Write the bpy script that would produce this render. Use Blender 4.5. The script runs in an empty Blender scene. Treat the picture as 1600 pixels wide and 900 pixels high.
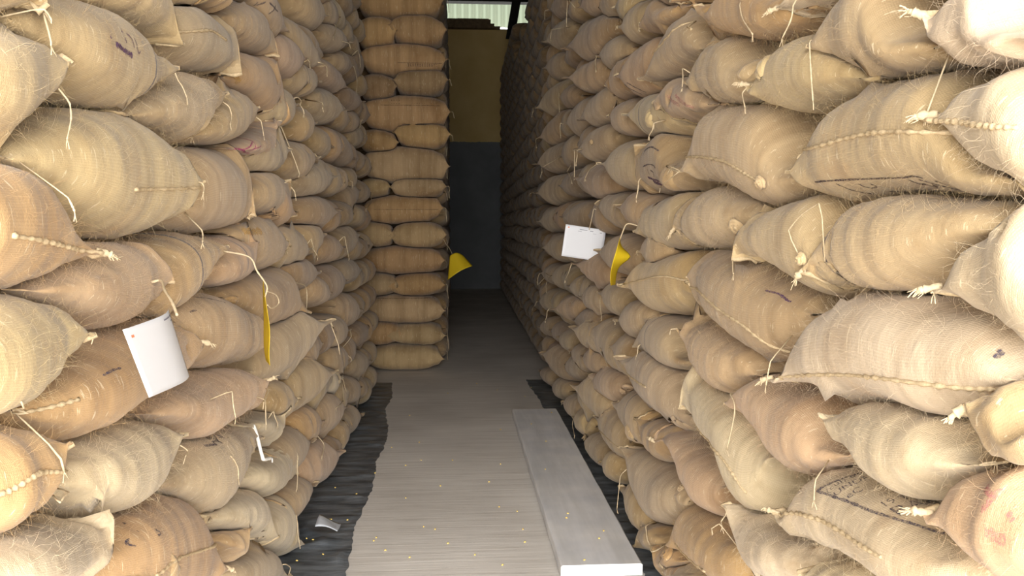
import bpy, bmesh, math, random
import numpy as np
from mathutils import Vector, Matrix
from mathutils.bvhtree import BVHTree

sc = bpy.context.scene
col = sc.collection

# ---------------------------------------------------------------- camera
FPX = 1300.0
PITCH = math.atan(100 / FPX)
YAW = math.atan(90 / FPX * math.cos(PITCH))
cam_data = bpy.data.cameras.new('camera')
cam_data.sensor_width = 36.0
cam_data.lens = 36.0 * FPX / 1600.0
cam_data.clip_start = 0.05
cam = bpy.data.objects.new('camera', cam_data)
col.objects.link(cam)
cam.location = (0, 0, 1.5)
cam.rotation_euler = (math.pi / 2 - PITCH, 0, -YAW)
sc.camera = cam

# ---------------------------------------------------------------- exposure, sky, lights
sc.view_settings.view_transform = 'Standard'
sc.view_settings.look = 'None'
sc.view_settings.exposure = 0.0
sc.view_settings.gamma = 1.0
sc.view_settings.use_curve_mapping = False

world = bpy.data.worlds.new('sky')
sc.world = world
world.use_nodes = True
bg = world.node_tree.nodes['Background']
bg.inputs[0].default_value = (1.0, 0.99, 0.97, 1)
bg.inputs[1].default_value = 4.7


def area(name, loc, rot, sx, sy, power, color):
    l = bpy.data.lights.new(name, 'AREA')
    l.shape = 'RECTANGLE'
    l.size, l.size_y, l.energy, l.color = sx, sy, power, color
    o = bpy.data.objects.new(name, l)
    o.location, o.rotation_euler = loc, rot
    col.objects.link(o)
    return o


# daylight from the yard behind the camera, straight in through the open doorway
area('doorway_daylight', (0.12, -2.3, 2.1), (math.radians(88), 0, 0), 4.2, 4.0, 670, (1.0, 0.98, 0.955))
sun = bpy.data.lights.new('sun', 'SUN')
sun.energy, sun.angle = 1.2, 0.01
suno = bpy.data.objects.new('sun', sun)
suno.rotation_euler = (math.radians(-55), 0, 0)
col.objects.link(suno)

# every sack of the two side stacks, metres: id, tint, start and end along the aisle, how far its end sticks out, top and underside in mm, label
SACKS = [
    ["L1","y",1.601,2.394,0.0,[1888,1905,1940,1979,2017,2023,1976,1954,1936],[1864,1853,1826,1794,1767,1771,1828,1887,1922],"yellowish tan jute sack with purple handwritten mark and a dark stripe near its pointed end"],
    ["L2","y",1.344,1.742,0.0,[1754,1773,1800,1829,1854,1869,1870,1854,1831],[1744,1716,1684,1652,1636,1661,1705,1774,1814],"yellowish tan jute sack in stack over the black sheet, eighth row up, first from doorway"],
    ["L3","y",1.555,2.45,0.04,[1631,1656,1694,1734,1765,1775,1748,1717,1685],[1611,1588,1557,1517,1474,1463,1484,1522,1562],"yellowish tan jute sack with hem seam running along its middle"],
    ["L4","o",1.255,1.832,0.0,[1511,1538,1572,1603,1617,1607,1522,1452,1447],[1491,1468,1433,1396,1377,1377,1406,1433,1437],"orange-brown jute sack whose frayed hem ends in a sharp pointed corner"],
    ["L5","y",1.254,1.766,0.0,[1292,1317,1345,1371,1382,1375,1360,1306,1280],[1274,1252,1213,1171,1152,1162,1202,1245,1263],"yellowish tan jute sack in stack over the black sheet, sixth row up, first from doorway"],
    ["L6","p",1.626,2.266,0.0,[1379,1387,1405,1427,1451,1466,1457,1433,1359],[1369,1353,1328,1296,1266,1251,1266,1302,1331],"pinkish tan jute sack with two loose white fibre tufts on its flank"],
    ["L7","t",2.197,2.8,0.0,[1345,1372,1413,1452,1474,1474,1464,1449,1433],[1316,1287,1250,1241,1261,1320,1359,1390,1421],"tan jute sack in stack over the black sheet, sixth row up, third from doorway"],
    ["L8","p",2.725,3.252,0.0,[1358,1376,1401,1425,1448,1462,1463,1451,1439],[1348,1328,1306,1284,1273,1276,1296,1411,1429],"pinkish tan jute sack in stack over the black sheet, sixth row up, fourth from doorway"],
    ["L9","t",2.445,3.217,0.0,[1559,1594,1655,1724,1758,1769,1762,1729,1539],[1532,1510,1489,1472,1468,1469,1478,1499,1521],"tan jute sack in stack over the black sheet, seventh row up, third from doorway"],
    ["L10","t",3.277,3.938,0.0,[1620,1643,1675,1709,1736,1745,1740,1727,1713],[1610,1589,1564,1542,1531,1527,1533,1569,1698],"tan jute sack in stack over the black sheet, seventh row up, fifth from doorway"],
    ["L11","o",3.609,4.029,0.0,[1634,1658,1687,1697,1685,1663,1590,1550,1546],[1624,1584,1535,1497,1475,1464,1508,1529,1536],"orange-brown jute sack in stack over the black sheet, seventh row up, sixth from doorway"],
    ["L12","b",4.417,5.204,0.068,[1569,1597,1638,1665,1674,1672,1617,1589,1589],[1559,1523,1486,1465,1464,1473,1535,1567,1579],"dull brown jute sack in stack over the black sheet, seventh row up, eighth from doorway"],
    ["L13","b",5.799,6.375,0.0,[1571,1598,1639,1664,1672,1668,1612,1583,1582],[1561,1524,1487,1465,1462,1469,1530,1561,1572],"dull brown jute sack in stack over the black sheet, seventh row up, tenth from doorway"],
    ["L14","t",6.675,7.251,0.0,[1587,1613,1649,1669,1671,1661,1599,1566,1565],[1577,1539,1497,1470,1461,1462,1517,1545,1555],"tan jute sack in stack over the black sheet, seventh row up, eleventh from doorway"],
    ["L15","g",4.315,5.1,0.06,[1728,1758,1804,1838,1856,1863,1815,1792,1794],[1718,1684,1652,1639,1646,1664,1733,1771,1784],"greyish jute sack in stack over the black sheet, eighth row up, sixth from doorway"],
    ["L16","t",5.699,6.152,0.0,[1819,1846,1885,1909,1915,1910,1851,1821,1821],[1809,1772,1733,1710,1705,1711,1769,1800,1811],"tan jute sack in stack over the black sheet, eighth row up, ninth from doorway"],
    ["L17","t",6.298,6.75,0.0,[1816,1846,1893,1929,1949,1958,1912,1889,1892],[1806,1772,1741,1730,1739,1759,1830,1868,1882],"tan jute sack in stack over the black sheet, eighth row up, tenth from doorway"],
    ["L18","t",6.077,6.869,0.002,[1675,1706,1756,1795,1820,1834,1791,1772,1775],[1665,1632,1604,1596,1610,1635,1709,1750,1765],"tan jute sack in stack over the black sheet, eighth row up, eleventh from doorway"],
    ["L19","t",7.008,7.74,0.0,[1786,1813,1853,1877,1883,1879,1821,1791,1791],[1776,1739,1700,1678,1673,1680,1739,1770,1781],"tan jute sack in stack over the black sheet, eighth row up, twelfth from doorway"],
    ["L20","g",3.323,4.015,0.0,[1778,1808,1856,1892,1912,1921,1875,1853,1855],[1768,1734,1704,1693,1702,1722,1793,1832,1845],"greyish jute sack in stack over the black sheet, eighth row up, fourth from doorway"],
    ["L21","t",4.007,4.798,0.01,[1788,1819,1870,1910,1934,1948,1905,1885,1888],[1778,1744,1715,1708,1721,1746,1822,1863,1878],"tan jute sack in stack over the black sheet, eighth row up, fifth from doorway"],
    ["L22","t",4.866,5.46,0.0,[2008,2035,2073,2096,2100,2093,2034,2002,2002],[1998,1961,1921,1897,1890,1894,1952,1981,1992],"tan jute sack in stack over the black sheet, ninth row up, tenth from doorway"],
    ["L23","b",5.649,6.439,0.03,[2097,2126,2159,2170,2157,2131,2049,2003,1997],[2087,2042,1986,1943,1918,1905,1955,1979,1987],"dull brown jute sack in stack over the black sheet, ninth row up, twelfth from doorway"],
    ["L24","t",6.882,7.408,0.0,[2022,2051,2095,2126,2140,2143,2092,2067,2068],[2012,1977,1943,1927,1930,1944,2010,2045,2058],"tan jute sack in stack over the black sheet, ninth row up, fourteenth from doorway"],
    ["L25","y",3.702,4.301,0.0,[2005,2037,2089,2129,2154,2168,2123,2102,2105],[1995,1961,1931,1923,1936,1961,2038,2080,2095],"yellowish tan jute sack in stack over the black sheet, ninth row up, eighth from doorway"],
    ["L26","t",4.358,4.8,0.0,[1993,2023,2071,2107,2128,2138,2093,2071,2073],[1983,1949,1919,1908,1918,1939,2011,2050,2063],"tan jute sack in stack over the black sheet, ninth row up, ninth from doorway"],
    ["L27","t",4.82,5.615,0.09,[2204,2235,2282,2316,2332,2337,2284,2258,2258],[2194,2156,2121,2105,2110,2126,2197,2235,2248],"tan jute sack in stack over the black sheet, tenth row up, eighth from doorway"],
    ["L28","t",6.462,7.187,0.0,[2283,2314,2364,2404,2428,2442,2400,2380,2383],[2273,2240,2212,2205,2218,2243,2318,2359,2373],"tan jute sack in stack over the black sheet, tenth row up, eleventh from doorway"],
    ["L29","t",6.617,7.339,0.0,[2172,2203,2253,2293,2317,2331,2289,2269,2272],[2162,2129,2101,2094,2107,2132,2207,2248,2262],"tan jute sack in stack over the black sheet, tenth row up, twelfth from doorway"],
    ["L30","p",3.759,4.558,0.008,[2277,2313,2368,2411,2437,2450,2399,2376,2377],[2267,2229,2196,2185,2198,2223,2306,2351,2367],"pinkish tan jute sack in stack over the black sheet, tenth row up, sixth from doorway"],
    ["L31","t",4.247,5.033,0.002,[2242,2272,2322,2362,2387,2400,2358,2339,2342],[2232,2198,2170,2163,2177,2201,2276,2317,2332],"tan jute sack in stack over the black sheet, tenth row up, seventh from doorway"],
    ["L32","t",4.158,4.941,0.038,[2475,2506,2546,2565,2560,2543,2465,2423,2418],[2465,2419,2367,2330,2313,2308,2368,2398,2408],"tan jute sack in stack over the black sheet, eleventh row up, sixth from doorway"],
    ["L33","p",5.298,6.085,0.038,[2497,2523,2560,2580,2581,2571,2508,2475,2474],[2487,2449,2408,2380,2371,2372,2426,2454,2464],"pinkish tan jute sack in stack over the black sheet, eleventh row up, eighth from doorway"],
    ["L34","t",5.912,6.709,0.008,[2648,2678,2728,2768,2792,2805,2763,2743,2746],[2638,2604,2576,2568,2582,2606,2681,2722,2736],"tan jute sack in stack over the black sheet, twelfth row up, sixth from doorway"],
    ["L35","t",4.573,5.37,0.012,[2698,2740,2801,2847,2873,2886,2827,2798,2798],[2688,2645,2605,2591,2603,2630,2721,2771,2788],"tan jute sack in stack over the black sheet, twelfth row up, fourth from doorway"],
    ["L36","t",5.423,6.058,0.0,[2868,2906,2962,3005,3028,3039,2983,2957,2957],[2858,2817,2781,2767,2777,2801,2885,2931,2947],"tan jute sack in stack over the black sheet, thirteenth row up, fifth from doorway"],
    ["L37","t",5.372,6.159,0.078,[2707,2737,2787,2827,2852,2865,2823,2803,2807],[2697,2663,2635,2628,2642,2666,2741,2782,2797],"tan jute sack in stack over the black sheet, twelfth row up, fifth from doorway"],
    ["L37b","b",6.398,7.055,0.0,[3172,3204,3255,3295,3318,3330,3284,3262,3264],[3162,3127,3096,3086,3098,3122,3198,3240,3254],"dull brown jute sack in stack over the black sheet, fourteenth row up, fourth from doorway"],
    ["L38","b",6.997,7.721,0.0,[2832,2874,2935,2981,3007,3019,2960,2932,2932],[2822,2778,2739,2725,2737,2763,2855,2905,2922],"dull brown jute sack in stack over the black sheet, thirteenth row up, ninth from doorway"],
    ["L39","b",6.166,6.962,0.065,[2448,2477,2522,2554,2570,2574,2524,2500,2501],[2438,2403,2370,2355,2360,2375,2442,2478,2491],"dull brown jute sack in stack over the black sheet, eleventh row up, ninth from doorway"],
    ["L40","y",2.026,2.47,0.0,[2048,2057,2081,2109,2136,2155,2158,2013,2014],[2038,2028,2015,2010,2006,2001,1999,2003,2004],"yellowish tan jute sack in stack over the black sheet, ninth row up, fourth from doorway"],
    ["L41","g",2.423,3.115,0.0,[2047,2076,2126,2168,2202,2223,2219,2193,2040],[2022,2006,1988,1984,1991,2000,2010,2020,2030],"greyish jute sack with grey cast and a folded hem across its end"],
    ["L42","o",2.717,3.191,0.0,[2241,2257,2285,2318,2353,2382,2398,2400,2398],[2231,2227,2219,2219,2226,2236,2334,2368,2388],"orange-brown jute sack in stack over the black sheet, tenth row up, fourth from doorway"],
    ["L43","t",3.065,3.806,0.0,[2230,2260,2300,2342,2385,2419,2402,2337,2245],[2203,2184,2175,2177,2186,2197,2209,2223,2235],"tan jute sack with knotted ear at its near end"],
    ["L44","t",3.414,4.117,0.0,[2497,2529,2569,2586,2579,2558,2475,2430,2424],[2487,2439,2383,2342,2322,2315,2374,2404,2414],"tan jute sack with blurred dark print"],
    ["L45","y",2.123,2.921,0.0,[1766,1784,1821,1872,1929,1978,1995,1977,1953],[1754,1748,1743,1742,1742,1753,1817,1883,1926],"yellowish tan jute sack in stack over the black sheet, eighth row up, second from doorway"],
    ["L46","t",2.662,3.383,0.0,[1781,1799,1846,1904,1961,2003,2015,1995,1970],[1771,1761,1756,1760,1770,1788,1825,1891,1943],"tan jute sack in stack over the black sheet, ninth row up, sixth from doorway"],
    ["L47","p",3.1,3.803,0.0,[1776,1781,1806,1840,1877,1912,1936,1951,1960],[1766,1760,1758,1759,1767,1787,1912,1939,1950],"pinkish tan jute sack with magenta ink stain"],
    ["L48","o",3.065,4.002,0.0,[2034,2065,2118,2163,2201,2228,2228,2012,1998],[2023,2009,2001,1994,1986,1979,1975,1981,1988],"orange-brown jute sack with ochre stain round its bulging end"],
    ["L50","t",3.073,3.864,0.0,[1473,1500,1524,1539,1542,1528,1498,1456,1427],[1441,1407,1369,1337,1310,1298,1322,1366,1383],"tan jute sack with small ochre patch with stitches"],
    ["L51","t",3.676,4.451,0.0,[1426,1457,1497,1517,1515,1501,1426,1386,1382],[1416,1371,1322,1287,1273,1271,1331,1362,1372],"tan jute sack in stack over the black sheet, sixth row up, sixth from doorway"],
    ["L52","t",4.381,4.961,0.0,[1415,1443,1485,1514,1525,1526,1473,1446,1446],[1405,1369,1333,1315,1315,1327,1391,1424,1436],"tan jute sack in stack over the black sheet, seventh row up, seventh from doorway"],
    ["L53","o",4.856,5.654,0.028,[1362,1389,1426,1447,1450,1441,1380,1348,1347],[1352,1315,1274,1248,1240,1242,1298,1327,1337],"orange-brown jute sack in stack over the black sheet, sixth row up, eighth from doorway"],
    ["L54","t",5.663,6.463,0.032,[1333,1372,1430,1474,1500,1513,1458,1432,1433],[1323,1283,1246,1234,1247,1273,1359,1407,1423],"tan jute sack in stack over the black sheet, sixth row up, ninth from doorway"],
    ["L55","b",6.847,7.307,0.0,[1301,1329,1369,1395,1404,1401,1345,1316,1316],[1291,1255,1217,1196,1194,1202,1263,1295,1306],"dull brown jute sack in stack over the black sheet, sixth row up, eleventh from doorway"],
    ["L56","b",3.855,4.648,0.002,[1275,1301,1337,1356,1355,1344,1281,1248,1246],[1265,1227,1185,1157,1145,1145,1199,1226,1236],"dull brown jute sack in stack over the black sheet, sixth row up, seventh from doorway"],
    ["L57","t",4.445,5.071,0.0,[1190,1213,1241,1248,1235,1210,1135,1094,1090],[1180,1139,1089,1049,1025,1011,1053,1073,1080],"tan jute sack in stack over the black sheet, fifth row up, fifth from doorway"],
    ["L58","b",4.925,5.718,0.022,[1149,1179,1221,1244,1246,1236,1167,1130,1127],[1139,1096,1050,1020,1010,1012,1074,1106,1117],"dull brown jute sack in stack over the black sheet, fifth row up, sixth from doorway"],
    ["L59","g",5.746,6.528,0.032,[1172,1199,1237,1259,1262,1255,1195,1164,1163],[1162,1125,1085,1059,1052,1056,1113,1142,1153],"greyish jute sack in stack over the black sheet, fifth row up, seventh from doorway"],
    ["L60","o",2.956,3.986,0.055,[1252,1270,1290,1302,1306,1297,1279,1123,1092],[1233,1208,1167,1114,1055,1055,1052,1061,1073],"orange-brown jute sack in stack over the black sheet, sixth row up, fifth from doorway"],
    ["L61","t",2.321,3.165,0.04,[1220,1244,1269,1282,1284,1263,1213,1168,1134],[1205,1174,1124,1070,1029,1009,989,1003,1028],"tan jute sack with black scrawled line along its upper edge"],
    ["L62","o",1.559,2.459,0.012,[1170,1186,1206,1223,1240,1251,1244,1213,1175],[1149,1119,1064,1026,1040,1049,1052,1095,1143],"orange-brown jute sack with the curled white card hanging in front"],
    ["L63","o",1.302,1.629,0.0,[1113,1137,1154,1164,1168,1158,1139,1110,1089],[1099,1076,1030,978,949,954,969,1059,1073],"orange-brown jute sack in stack over the black sheet, fifth row up, first from doorway"],
    ["L64","w",1.652,2.292,0.0,[999,1021,1034,1034,1030,1022,998,958,934],[978,956,916,867,809,791,812,900,916],"jute sack tinted pale for the strong light on it, in stack over the black sheet, fourth row up, second from doorway"],
    ["L65","w",1.292,1.795,0.0,[972,979,978,965,949,934,918,900,887],[962,936,885,835,796,768,758,765,877],"pale cream jute sack in stack over the black sheet, fourth row up, first from doorway"],
    ["L66","p",2.132,2.999,0.07,[1026,1032,1038,1037,1035,1031,1018,986,956],[1015,994,954,901,837,835,833,857,935],"pinkish tan jute sack in stack over the black sheet, fourth row up, third from doorway"],
    ["L67","g",3.283,4.174,0.14,[929,970,1031,1078,1104,1116,1057,1029,1029],[919,875,836,822,834,860,952,1001,1019],"greyish jute sack in stack over the black sheet, fifth row up, fourth from doorway"],
    ["L68","t",4.999,5.78,0.012,[848,878,915,931,925,906,828,786,782],[838,793,741,704,685,678,734,762,772],"tan jute sack in stack over the black sheet, fourth row up, eighth from doorway"],
    ["L69","t",5.579,6.367,0.04,[956,990,1029,1044,1031,1005,914,864,856],[946,895,834,788,761,749,808,837,846],"tan jute sack in stack over the black sheet, fourth row up, ninth from doorway"],
    ["L70","b",6.265,7.045,0.002,[638,665,704,727,732,727,668,638,637],[628,591,551,528,522,528,586,616,627],"dull brown jute sack in stack over the black sheet, third row up, ninth from doorway"],
    ["L71","t",3.717,4.509,0.095,[737,774,822,849,851,840,762,720,716],[727,679,626,593,581,584,656,693,706],"tan jute sack in stack over the black sheet, fourth row up, fifth from doorway"],
    ["L72","w",4.743,5.369,0.0,[617,640,668,675,662,637,562,521,517],[607,566,516,476,452,438,480,500,507],"pale cream jute sack in stack over the black sheet, third row up, sixth from doorway"],
    ["L73","t",5.013,5.792,0.0,[687,719,756,769,757,731,642,594,587],[677,628,569,523,497,485,541,568,577],"tan jute sack in stack over the black sheet, third row up, seventh from doorway"],
    ["L74","t",6.019,6.818,0.038,[485,512,545,555,542,517,435,390,385],[475,429,375,332,307,294,343,366,375],"tan jute sack in stack over the black sheet, second row up, ninth from doorway"],
    ["L75","t",3.407,3.911,0.0,[789,814,844,852,839,814,736,694,689],[779,736,685,644,619,606,651,672,679],"tan jute sack in stack over the black sheet, fourth row up, fourth from doorway"],
    ["L76","g",2.206,3.163,0.0,[819,823,840,854,846,820,788,746,709],[807,783,725,644,559,581,607,651,676],"greyish jute sack with blurred dark print on top and a pale folded end"],
    ["L77","w",2.962,3.635,0.0,[779,777,782,774,758,742,727,713,713],[769,756,727,688,643,599,583,703,703],"pale cream jute sack in stack over the black sheet, third row up, fourth from doorway"],
    ["L78","w",2.946,3.764,0.0,[603,606,604,593,577,557,531,488,386],[589,566,522,464,398,343,336,341,358],"jute sack tinted pale for the strong light on it, in stack over the black sheet, second row up, third from doorway"],
    ["L79","t",3.433,4.22,0.008,[513,540,573,583,570,545,463,418,413],[503,458,403,361,336,323,372,395,403],"tan jute sack in stack over the black sheet, second row up, fourth from doorway"],
    ["L80","o",3.972,4.576,0.0,[525,553,586,596,583,557,476,431,425],[515,470,416,373,348,335,384,407,415],"orange-brown jute sack in stack over the black sheet, second row up, fifth from doorway"],
    ["L81","t",4.499,5.298,0.042,[449,482,521,535,522,496,406,356,349],[439,388,327,281,255,243,301,329,339],"tan jute sack in stack over the black sheet, second row up, sixth from doorway"],
    ["L82","t",5.635,6.387,0.0,[359,387,420,430,417,392,310,265,259],[349,304,249,206,181,168,218,241,249],"tan jute sack in stack over the black sheet, second row up, eighth from doorway"],
    ["L83","t",6.325,6.819,0.0,[260,284,314,323,312,289,217,177,173],[250,210,162,124,102,90,135,156,163],"tan jute sack in stack over the black sheet, first row up, ninth from doorway"],
    ["L84","t",5.394,6.189,0.03,[202,217,254,267,254,229,140,92,102],[192,142,83,38,12,4,56,82,92],"tan jute sack in stack over the black sheet, first row up, eighth from doorway"],
    ["L85","p",4.066,4.858,0.062,[277,310,350,364,352,325,234,184,177],[267,215,154,108,82,69,128,157,167],"pinkish tan jute sack in stack over the black sheet, first row up, fifth from doorway"],
    ["L86","t",3.495,4.269,0.0,[273,296,324,332,318,293,219,178,173],[263,222,172,133,108,94,137,156,163],"tan jute sack in stack over the black sheet, first row up, fourth from doorway"],
    ["L87","w",3.139,3.833,0.0,[314,329,343,349,342,324,127,50,14],[303,280,231,167,96,28,4,4,4],"pale cream jute sack in stack over the black sheet, first row up, third from doorway"],
    ["L88","w",2.561,3.316,0.0,[597,605,601,585,559,524,472,286,254],[587,566,524,463,394,326,271,243,241],"jute sack tinted pale for the strong light on it, in stack over the black sheet, second row up, second from doorway"],
    ["L89","o",1.765,2.599,0.0,[763,787,803,805,786,754,675,483,434],[749,714,648,570,488,421,383,382,404],"orange-brown jute sack with dark number-like marks and a curved hem"],
    ["L90","t",2.662,2.91,0.0,[484,495,497,490,479,467,455,442,439],[474,463,432,396,357,324,425,426,429],"tan jute sack in stack over the black sheet, second row up, first from doorway"],
    ["L91","g",2.676,3.499,0.0,[374,377,362,333,294,245,164,33,14],[362,332,265,185,107,41,4,4,4],"greyish jute sack in stack over the black sheet, first row up, second from doorway"],
    ["L93","y",1.375,1.659,0.0,[1883,1894,1915,1937,1960,1977,1979,1958,1917],[1873,1870,1864,1863,1864,1872,1888,1899,1907],"yellowish tan jute sack in stack over the black sheet, ninth row up, second from doorway"],
    ["R1","w",1.094,1.457,0.0,[1770,1772,1786,1801,1816,1919,1917,1899,1881],[1760,1757,1752,1750,1752,1752,1757,1799,1866],"pale cream jute sack with frayed corner tied with a dangling string"],
    ["R2","y",1.448,1.942,0.0,[1825,1835,1860,1887,2024,2037,2013,1946,1927],[1815,1806,1792,1793,1797,1810,1841,1883,1908],"yellowish tan jute sack in stack beside the plank, ninth row up, second from doorway"],
    ["R3","w",1.073,1.43,0.0,[1630,1636,1654,1669,1755,1754,1741,1688,1693],[1620,1598,1575,1553,1550,1568,1617,1672,1683],"pale cream jute sack with pale frayed tip pointing down the aisle, above the banded sacks"],
    ["R4","y",1.224,2.048,0.0,[1575,1587,1614,1774,1799,1793,1767,1682,1649],[1565,1554,1540,1554,1559,1549,1549,1582,1618],"yellowish tan jute sack with broken dark lettering along its underside"],
    ["R5","y",1.725,2.363,0.0,[1814,1819,1886,1925,1964,1992,1979,1900,1905],[1804,1797,1786,1784,1783,1791,1819,1856,1895],"yellowish tan jute sack in stack beside the plank, ninth row up, fourth from doorway"],
    ["R6","y",2.262,3.014,0.0,[1912,1931,1962,1996,2101,2126,2129,2071,2036],[1902,1893,1875,1870,1877,1891,1915,1949,1987],"yellowish tan jute sack in stack beside the plank, ninth row up, fifth from doorway"],
    ["R7","o",2.047,2.854,0.01,[2049,2074,2114,2158,2253,2283,2237,2242,2246],[2039,2030,2008,2006,2039,2086,2129,2189,2236],"orange-brown jute sack with orange-brown cloth crossed by loose string"],
    ["R8","w",1.687,2.151,0.0,[2006,2010,2031,2057,2086,2147,2088,2063,2060],[1996,1996,1999,2005,2015,2025,2036,2044,2050],"pale cream jute sack in stack beside the plank, ninth row up, third from doorway"],
    ["R9","y",2.064,2.981,0.015,[1627,1645,1679,1830,1869,1889,1883,1736,1702],[1617,1594,1560,1551,1583,1622,1639,1658,1678],"yellowish tan jute sack with banded cloth and a pinched near end"],
    ["R10","t",3.017,3.83,0.0,[1696,1721,1748,1773,1899,1900,1892,1877,1869],[1686,1673,1638,1627,1625,1623,1643,1686,1859],"tan jute sack with smudged purple ink mark"],
    ["R11","y",3.713,4.502,0.06,[1767,1807,1864,1905,1924,1929,1865,1833,1831],[1757,1711,1668,1649,1654,1673,1759,1805,1821],"yellowish tan jute sack in stack beside the plank, eighth row up, sixth from doorway"],
    ["R12","b",4.446,5.24,0.08,[1719,1754,1806,1844,1864,1872,1817,1791,1791],[1709,1670,1634,1619,1627,1647,1725,1767,1781],"dull brown jute sack in stack beside the plank, eighth row up, seventh from doorway"],
    ["R12b","b",5.688,6.471,0.02,[1809,1838,1880,1904,1910,1904,1841,1809,1808],[1799,1760,1718,1693,1687,1692,1754,1786,1798],"dull brown jute sack in stack beside the plank, eighth row up, ninth from doorway"],
    ["R13","t",6.503,7.382,0.14,[1808,1845,1892,1919,1922,1911,1833,1791,1787],[1798,1749,1697,1663,1652,1655,1727,1764,1777],"tan jute sack in stack beside the plank, eighth row up, tenth from doorway"],
    ["R14","t",6.525,7.403,0.14,[2081,2114,2156,2178,2176,2160,2082,2040,2036],[2071,2024,1972,1936,1921,1919,1983,2015,2026],"tan jute sack in stack beside the plank, ninth row up, twelfth from doorway"],
    ["R15","t",5.852,6.609,0.0,[2061,2098,2146,2173,2176,2165,2086,2045,2041],[2051,2003,1950,1917,1906,1909,1981,2018,2031],"tan jute sack in stack beside the plank, ninth row up, eleventh from doorway"],
    ["R16","t",4.522,5.313,0.08,[1995,2025,2065,2088,2091,2081,2015,1980,1977],[1985,1944,1900,1871,1862,1865,1925,1957,1967],"tan jute sack in stack beside the plank, ninth row up, ninth from doorway"],
    ["R17","t",6.564,7.383,0.14,[2584,2619,2662,2682,2677,2657,2572,2526,2520],[2574,2524,2467,2426,2407,2401,2466,2498,2510],"tan jute sack in stack beside the plank, eleventh row up, twelfth from doorway"],
    ["R18","o",5.886,6.67,0.002,[2410,2441,2491,2531,2555,2569,2527,2507,2510],[2400,2367,2339,2332,2345,2370,2445,2486,2500],"orange-brown jute sack in stack beside the plank, eleventh row up, eleventh from doorway"],
    ["R19","t",5.2,5.996,0.065,[2240,2277,2325,2352,2355,2343,2265,2223,2219],[2230,2182,2129,2096,2085,2087,2159,2196,2209],"tan jute sack in stack beside the plank, tenth row up, eighth from doorway"],
    ["R20","o",6.544,7.321,0.11,[2353,2386,2426,2440,2428,2402,2310,2260,2253],[2343,2291,2230,2184,2158,2146,2205,2233,2243],"orange-brown jute sack in stack beside the plank, tenth row up, tenth from doorway"],
    ["R21","t",4.485,5.279,0.062,[2225,2255,2291,2307,2301,2282,2205,2163,2159],[2215,2171,2120,2082,2064,2057,2112,2139,2149],"tan jute sack in stack beside the plank, tenth row up, seventh from doorway"],
    ["R22","t",3.929,4.564,0.0,[2010,2040,2088,2125,2147,2157,2112,2091,2093],[2000,1966,1936,1926,1937,1958,2030,2069,2083],"tan jute sack in stack beside the plank, ninth row up, eighth from doorway"],
    ["R23","y",3.198,3.997,0.025,[1928,1959,2009,2049,2073,2087,2044,2025,2028],[1918,1885,1856,1849,1862,1887,1962,2003,2018],"yellowish tan jute sack in stack beside the plank, ninth row up, seventh from doorway"],
    ["R24","p",2.739,3.472,0.0,[1903,1913,1940,2004,2043,2078,2102,2049,2013],[1893,1886,1876,1873,1878,1892,1922,1960,1987],"pinkish tan jute sack with reddish stain on its lower half"],
    ["R25","t",2.738,3.66,0.025,[2103,2105,2121,2250,2307,2259,2170,2155,2141],[2093,2086,2083,2085,2088,2092,2101,2113,2128],"tan jute sack steeply tilted with a hem along its upper edge"],
    ["R26","o",3.41,4.203,0.032,[2189,2228,2284,2324,2342,2346,2281,2248,2247],[2179,2134,2090,2069,2074,2092,2176,2221,2237],"orange-brown jute sack with dark printed streaks at its base"],
    ["R27","t",4.174,4.93,0.0,[2387,2417,2467,2507,2532,2545,2503,2483,2487],[2377,2343,2315,2308,2322,2346,2421,2462,2477],"tan jute sack in stack beside the plank, eleventh row up, eighth from doorway"],
    ["R28","b",4.568,5.476,0.14,[2609,2648,2701,2736,2749,2747,2677,2641,2638],[2599,2553,2506,2480,2479,2491,2571,2613,2628],"dull brown jute sack with dark blue-grey smudge"],
    ["R29","o",4.641,5.465,0.14,[2352,2384,2436,2476,2501,2515,2470,2449,2452],[2342,2307,2277,2269,2283,2307,2385,2427,2442],"orange-brown jute sack in stack beside the plank, eleventh row up, ninth from doorway"],
    ["R30","t",6.585,7.372,0.065,[2772,2811,2869,2913,2938,2949,2893,2866,2867],[2762,2720,2683,2670,2681,2706,2793,2840,2857],"tan jute sack in stack beside the plank, twelfth row up, tenth from doorway"],
    ["R31","t",6.248,7.03,0.108,[2979,3015,3066,3101,3115,3116,3052,3020,3019],[2969,2926,2883,2861,2862,2877,2953,2994,3009],"tan jute sack in stack beside the plank, thirteenth row up, eighth from doorway"],
    ["R32","t",5.784,6.239,0.0,[3007,3036,3081,3114,3131,3137,3087,3063,3065],[2997,2962,2929,2915,2921,2937,3005,3042,3055],"tan jute sack in stack beside the plank, thirteenth row up, seventh from doorway"],
    ["R33","b",6.266,7.057,0.075,[3183,3215,3266,3307,3332,3345,3301,3280,3283],[3173,3139,3109,3101,3114,3139,3216,3258,3273],"dull brown jute sack in stack beside the plank, fourteenth row up, fifth from doorway"],
    ["R34","o",4.618,5.403,0.058,[2786,2817,2866,2906,2931,2944,2902,2883,2886],[2776,2742,2714,2707,2721,2745,2820,2861,2876],"orange-brown jute sack in stack beside the plank, thirteenth row up, fifth from doorway"],
    ["R35","y",4.02,4.44,0.0,[2570,2599,2646,2680,2698,2706,2658,2635,2637],[2560,2525,2494,2481,2488,2507,2576,2614,2627],"yellowish tan jute sack in stack beside the plank, twelfth row up, fifth from doorway"],
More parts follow.
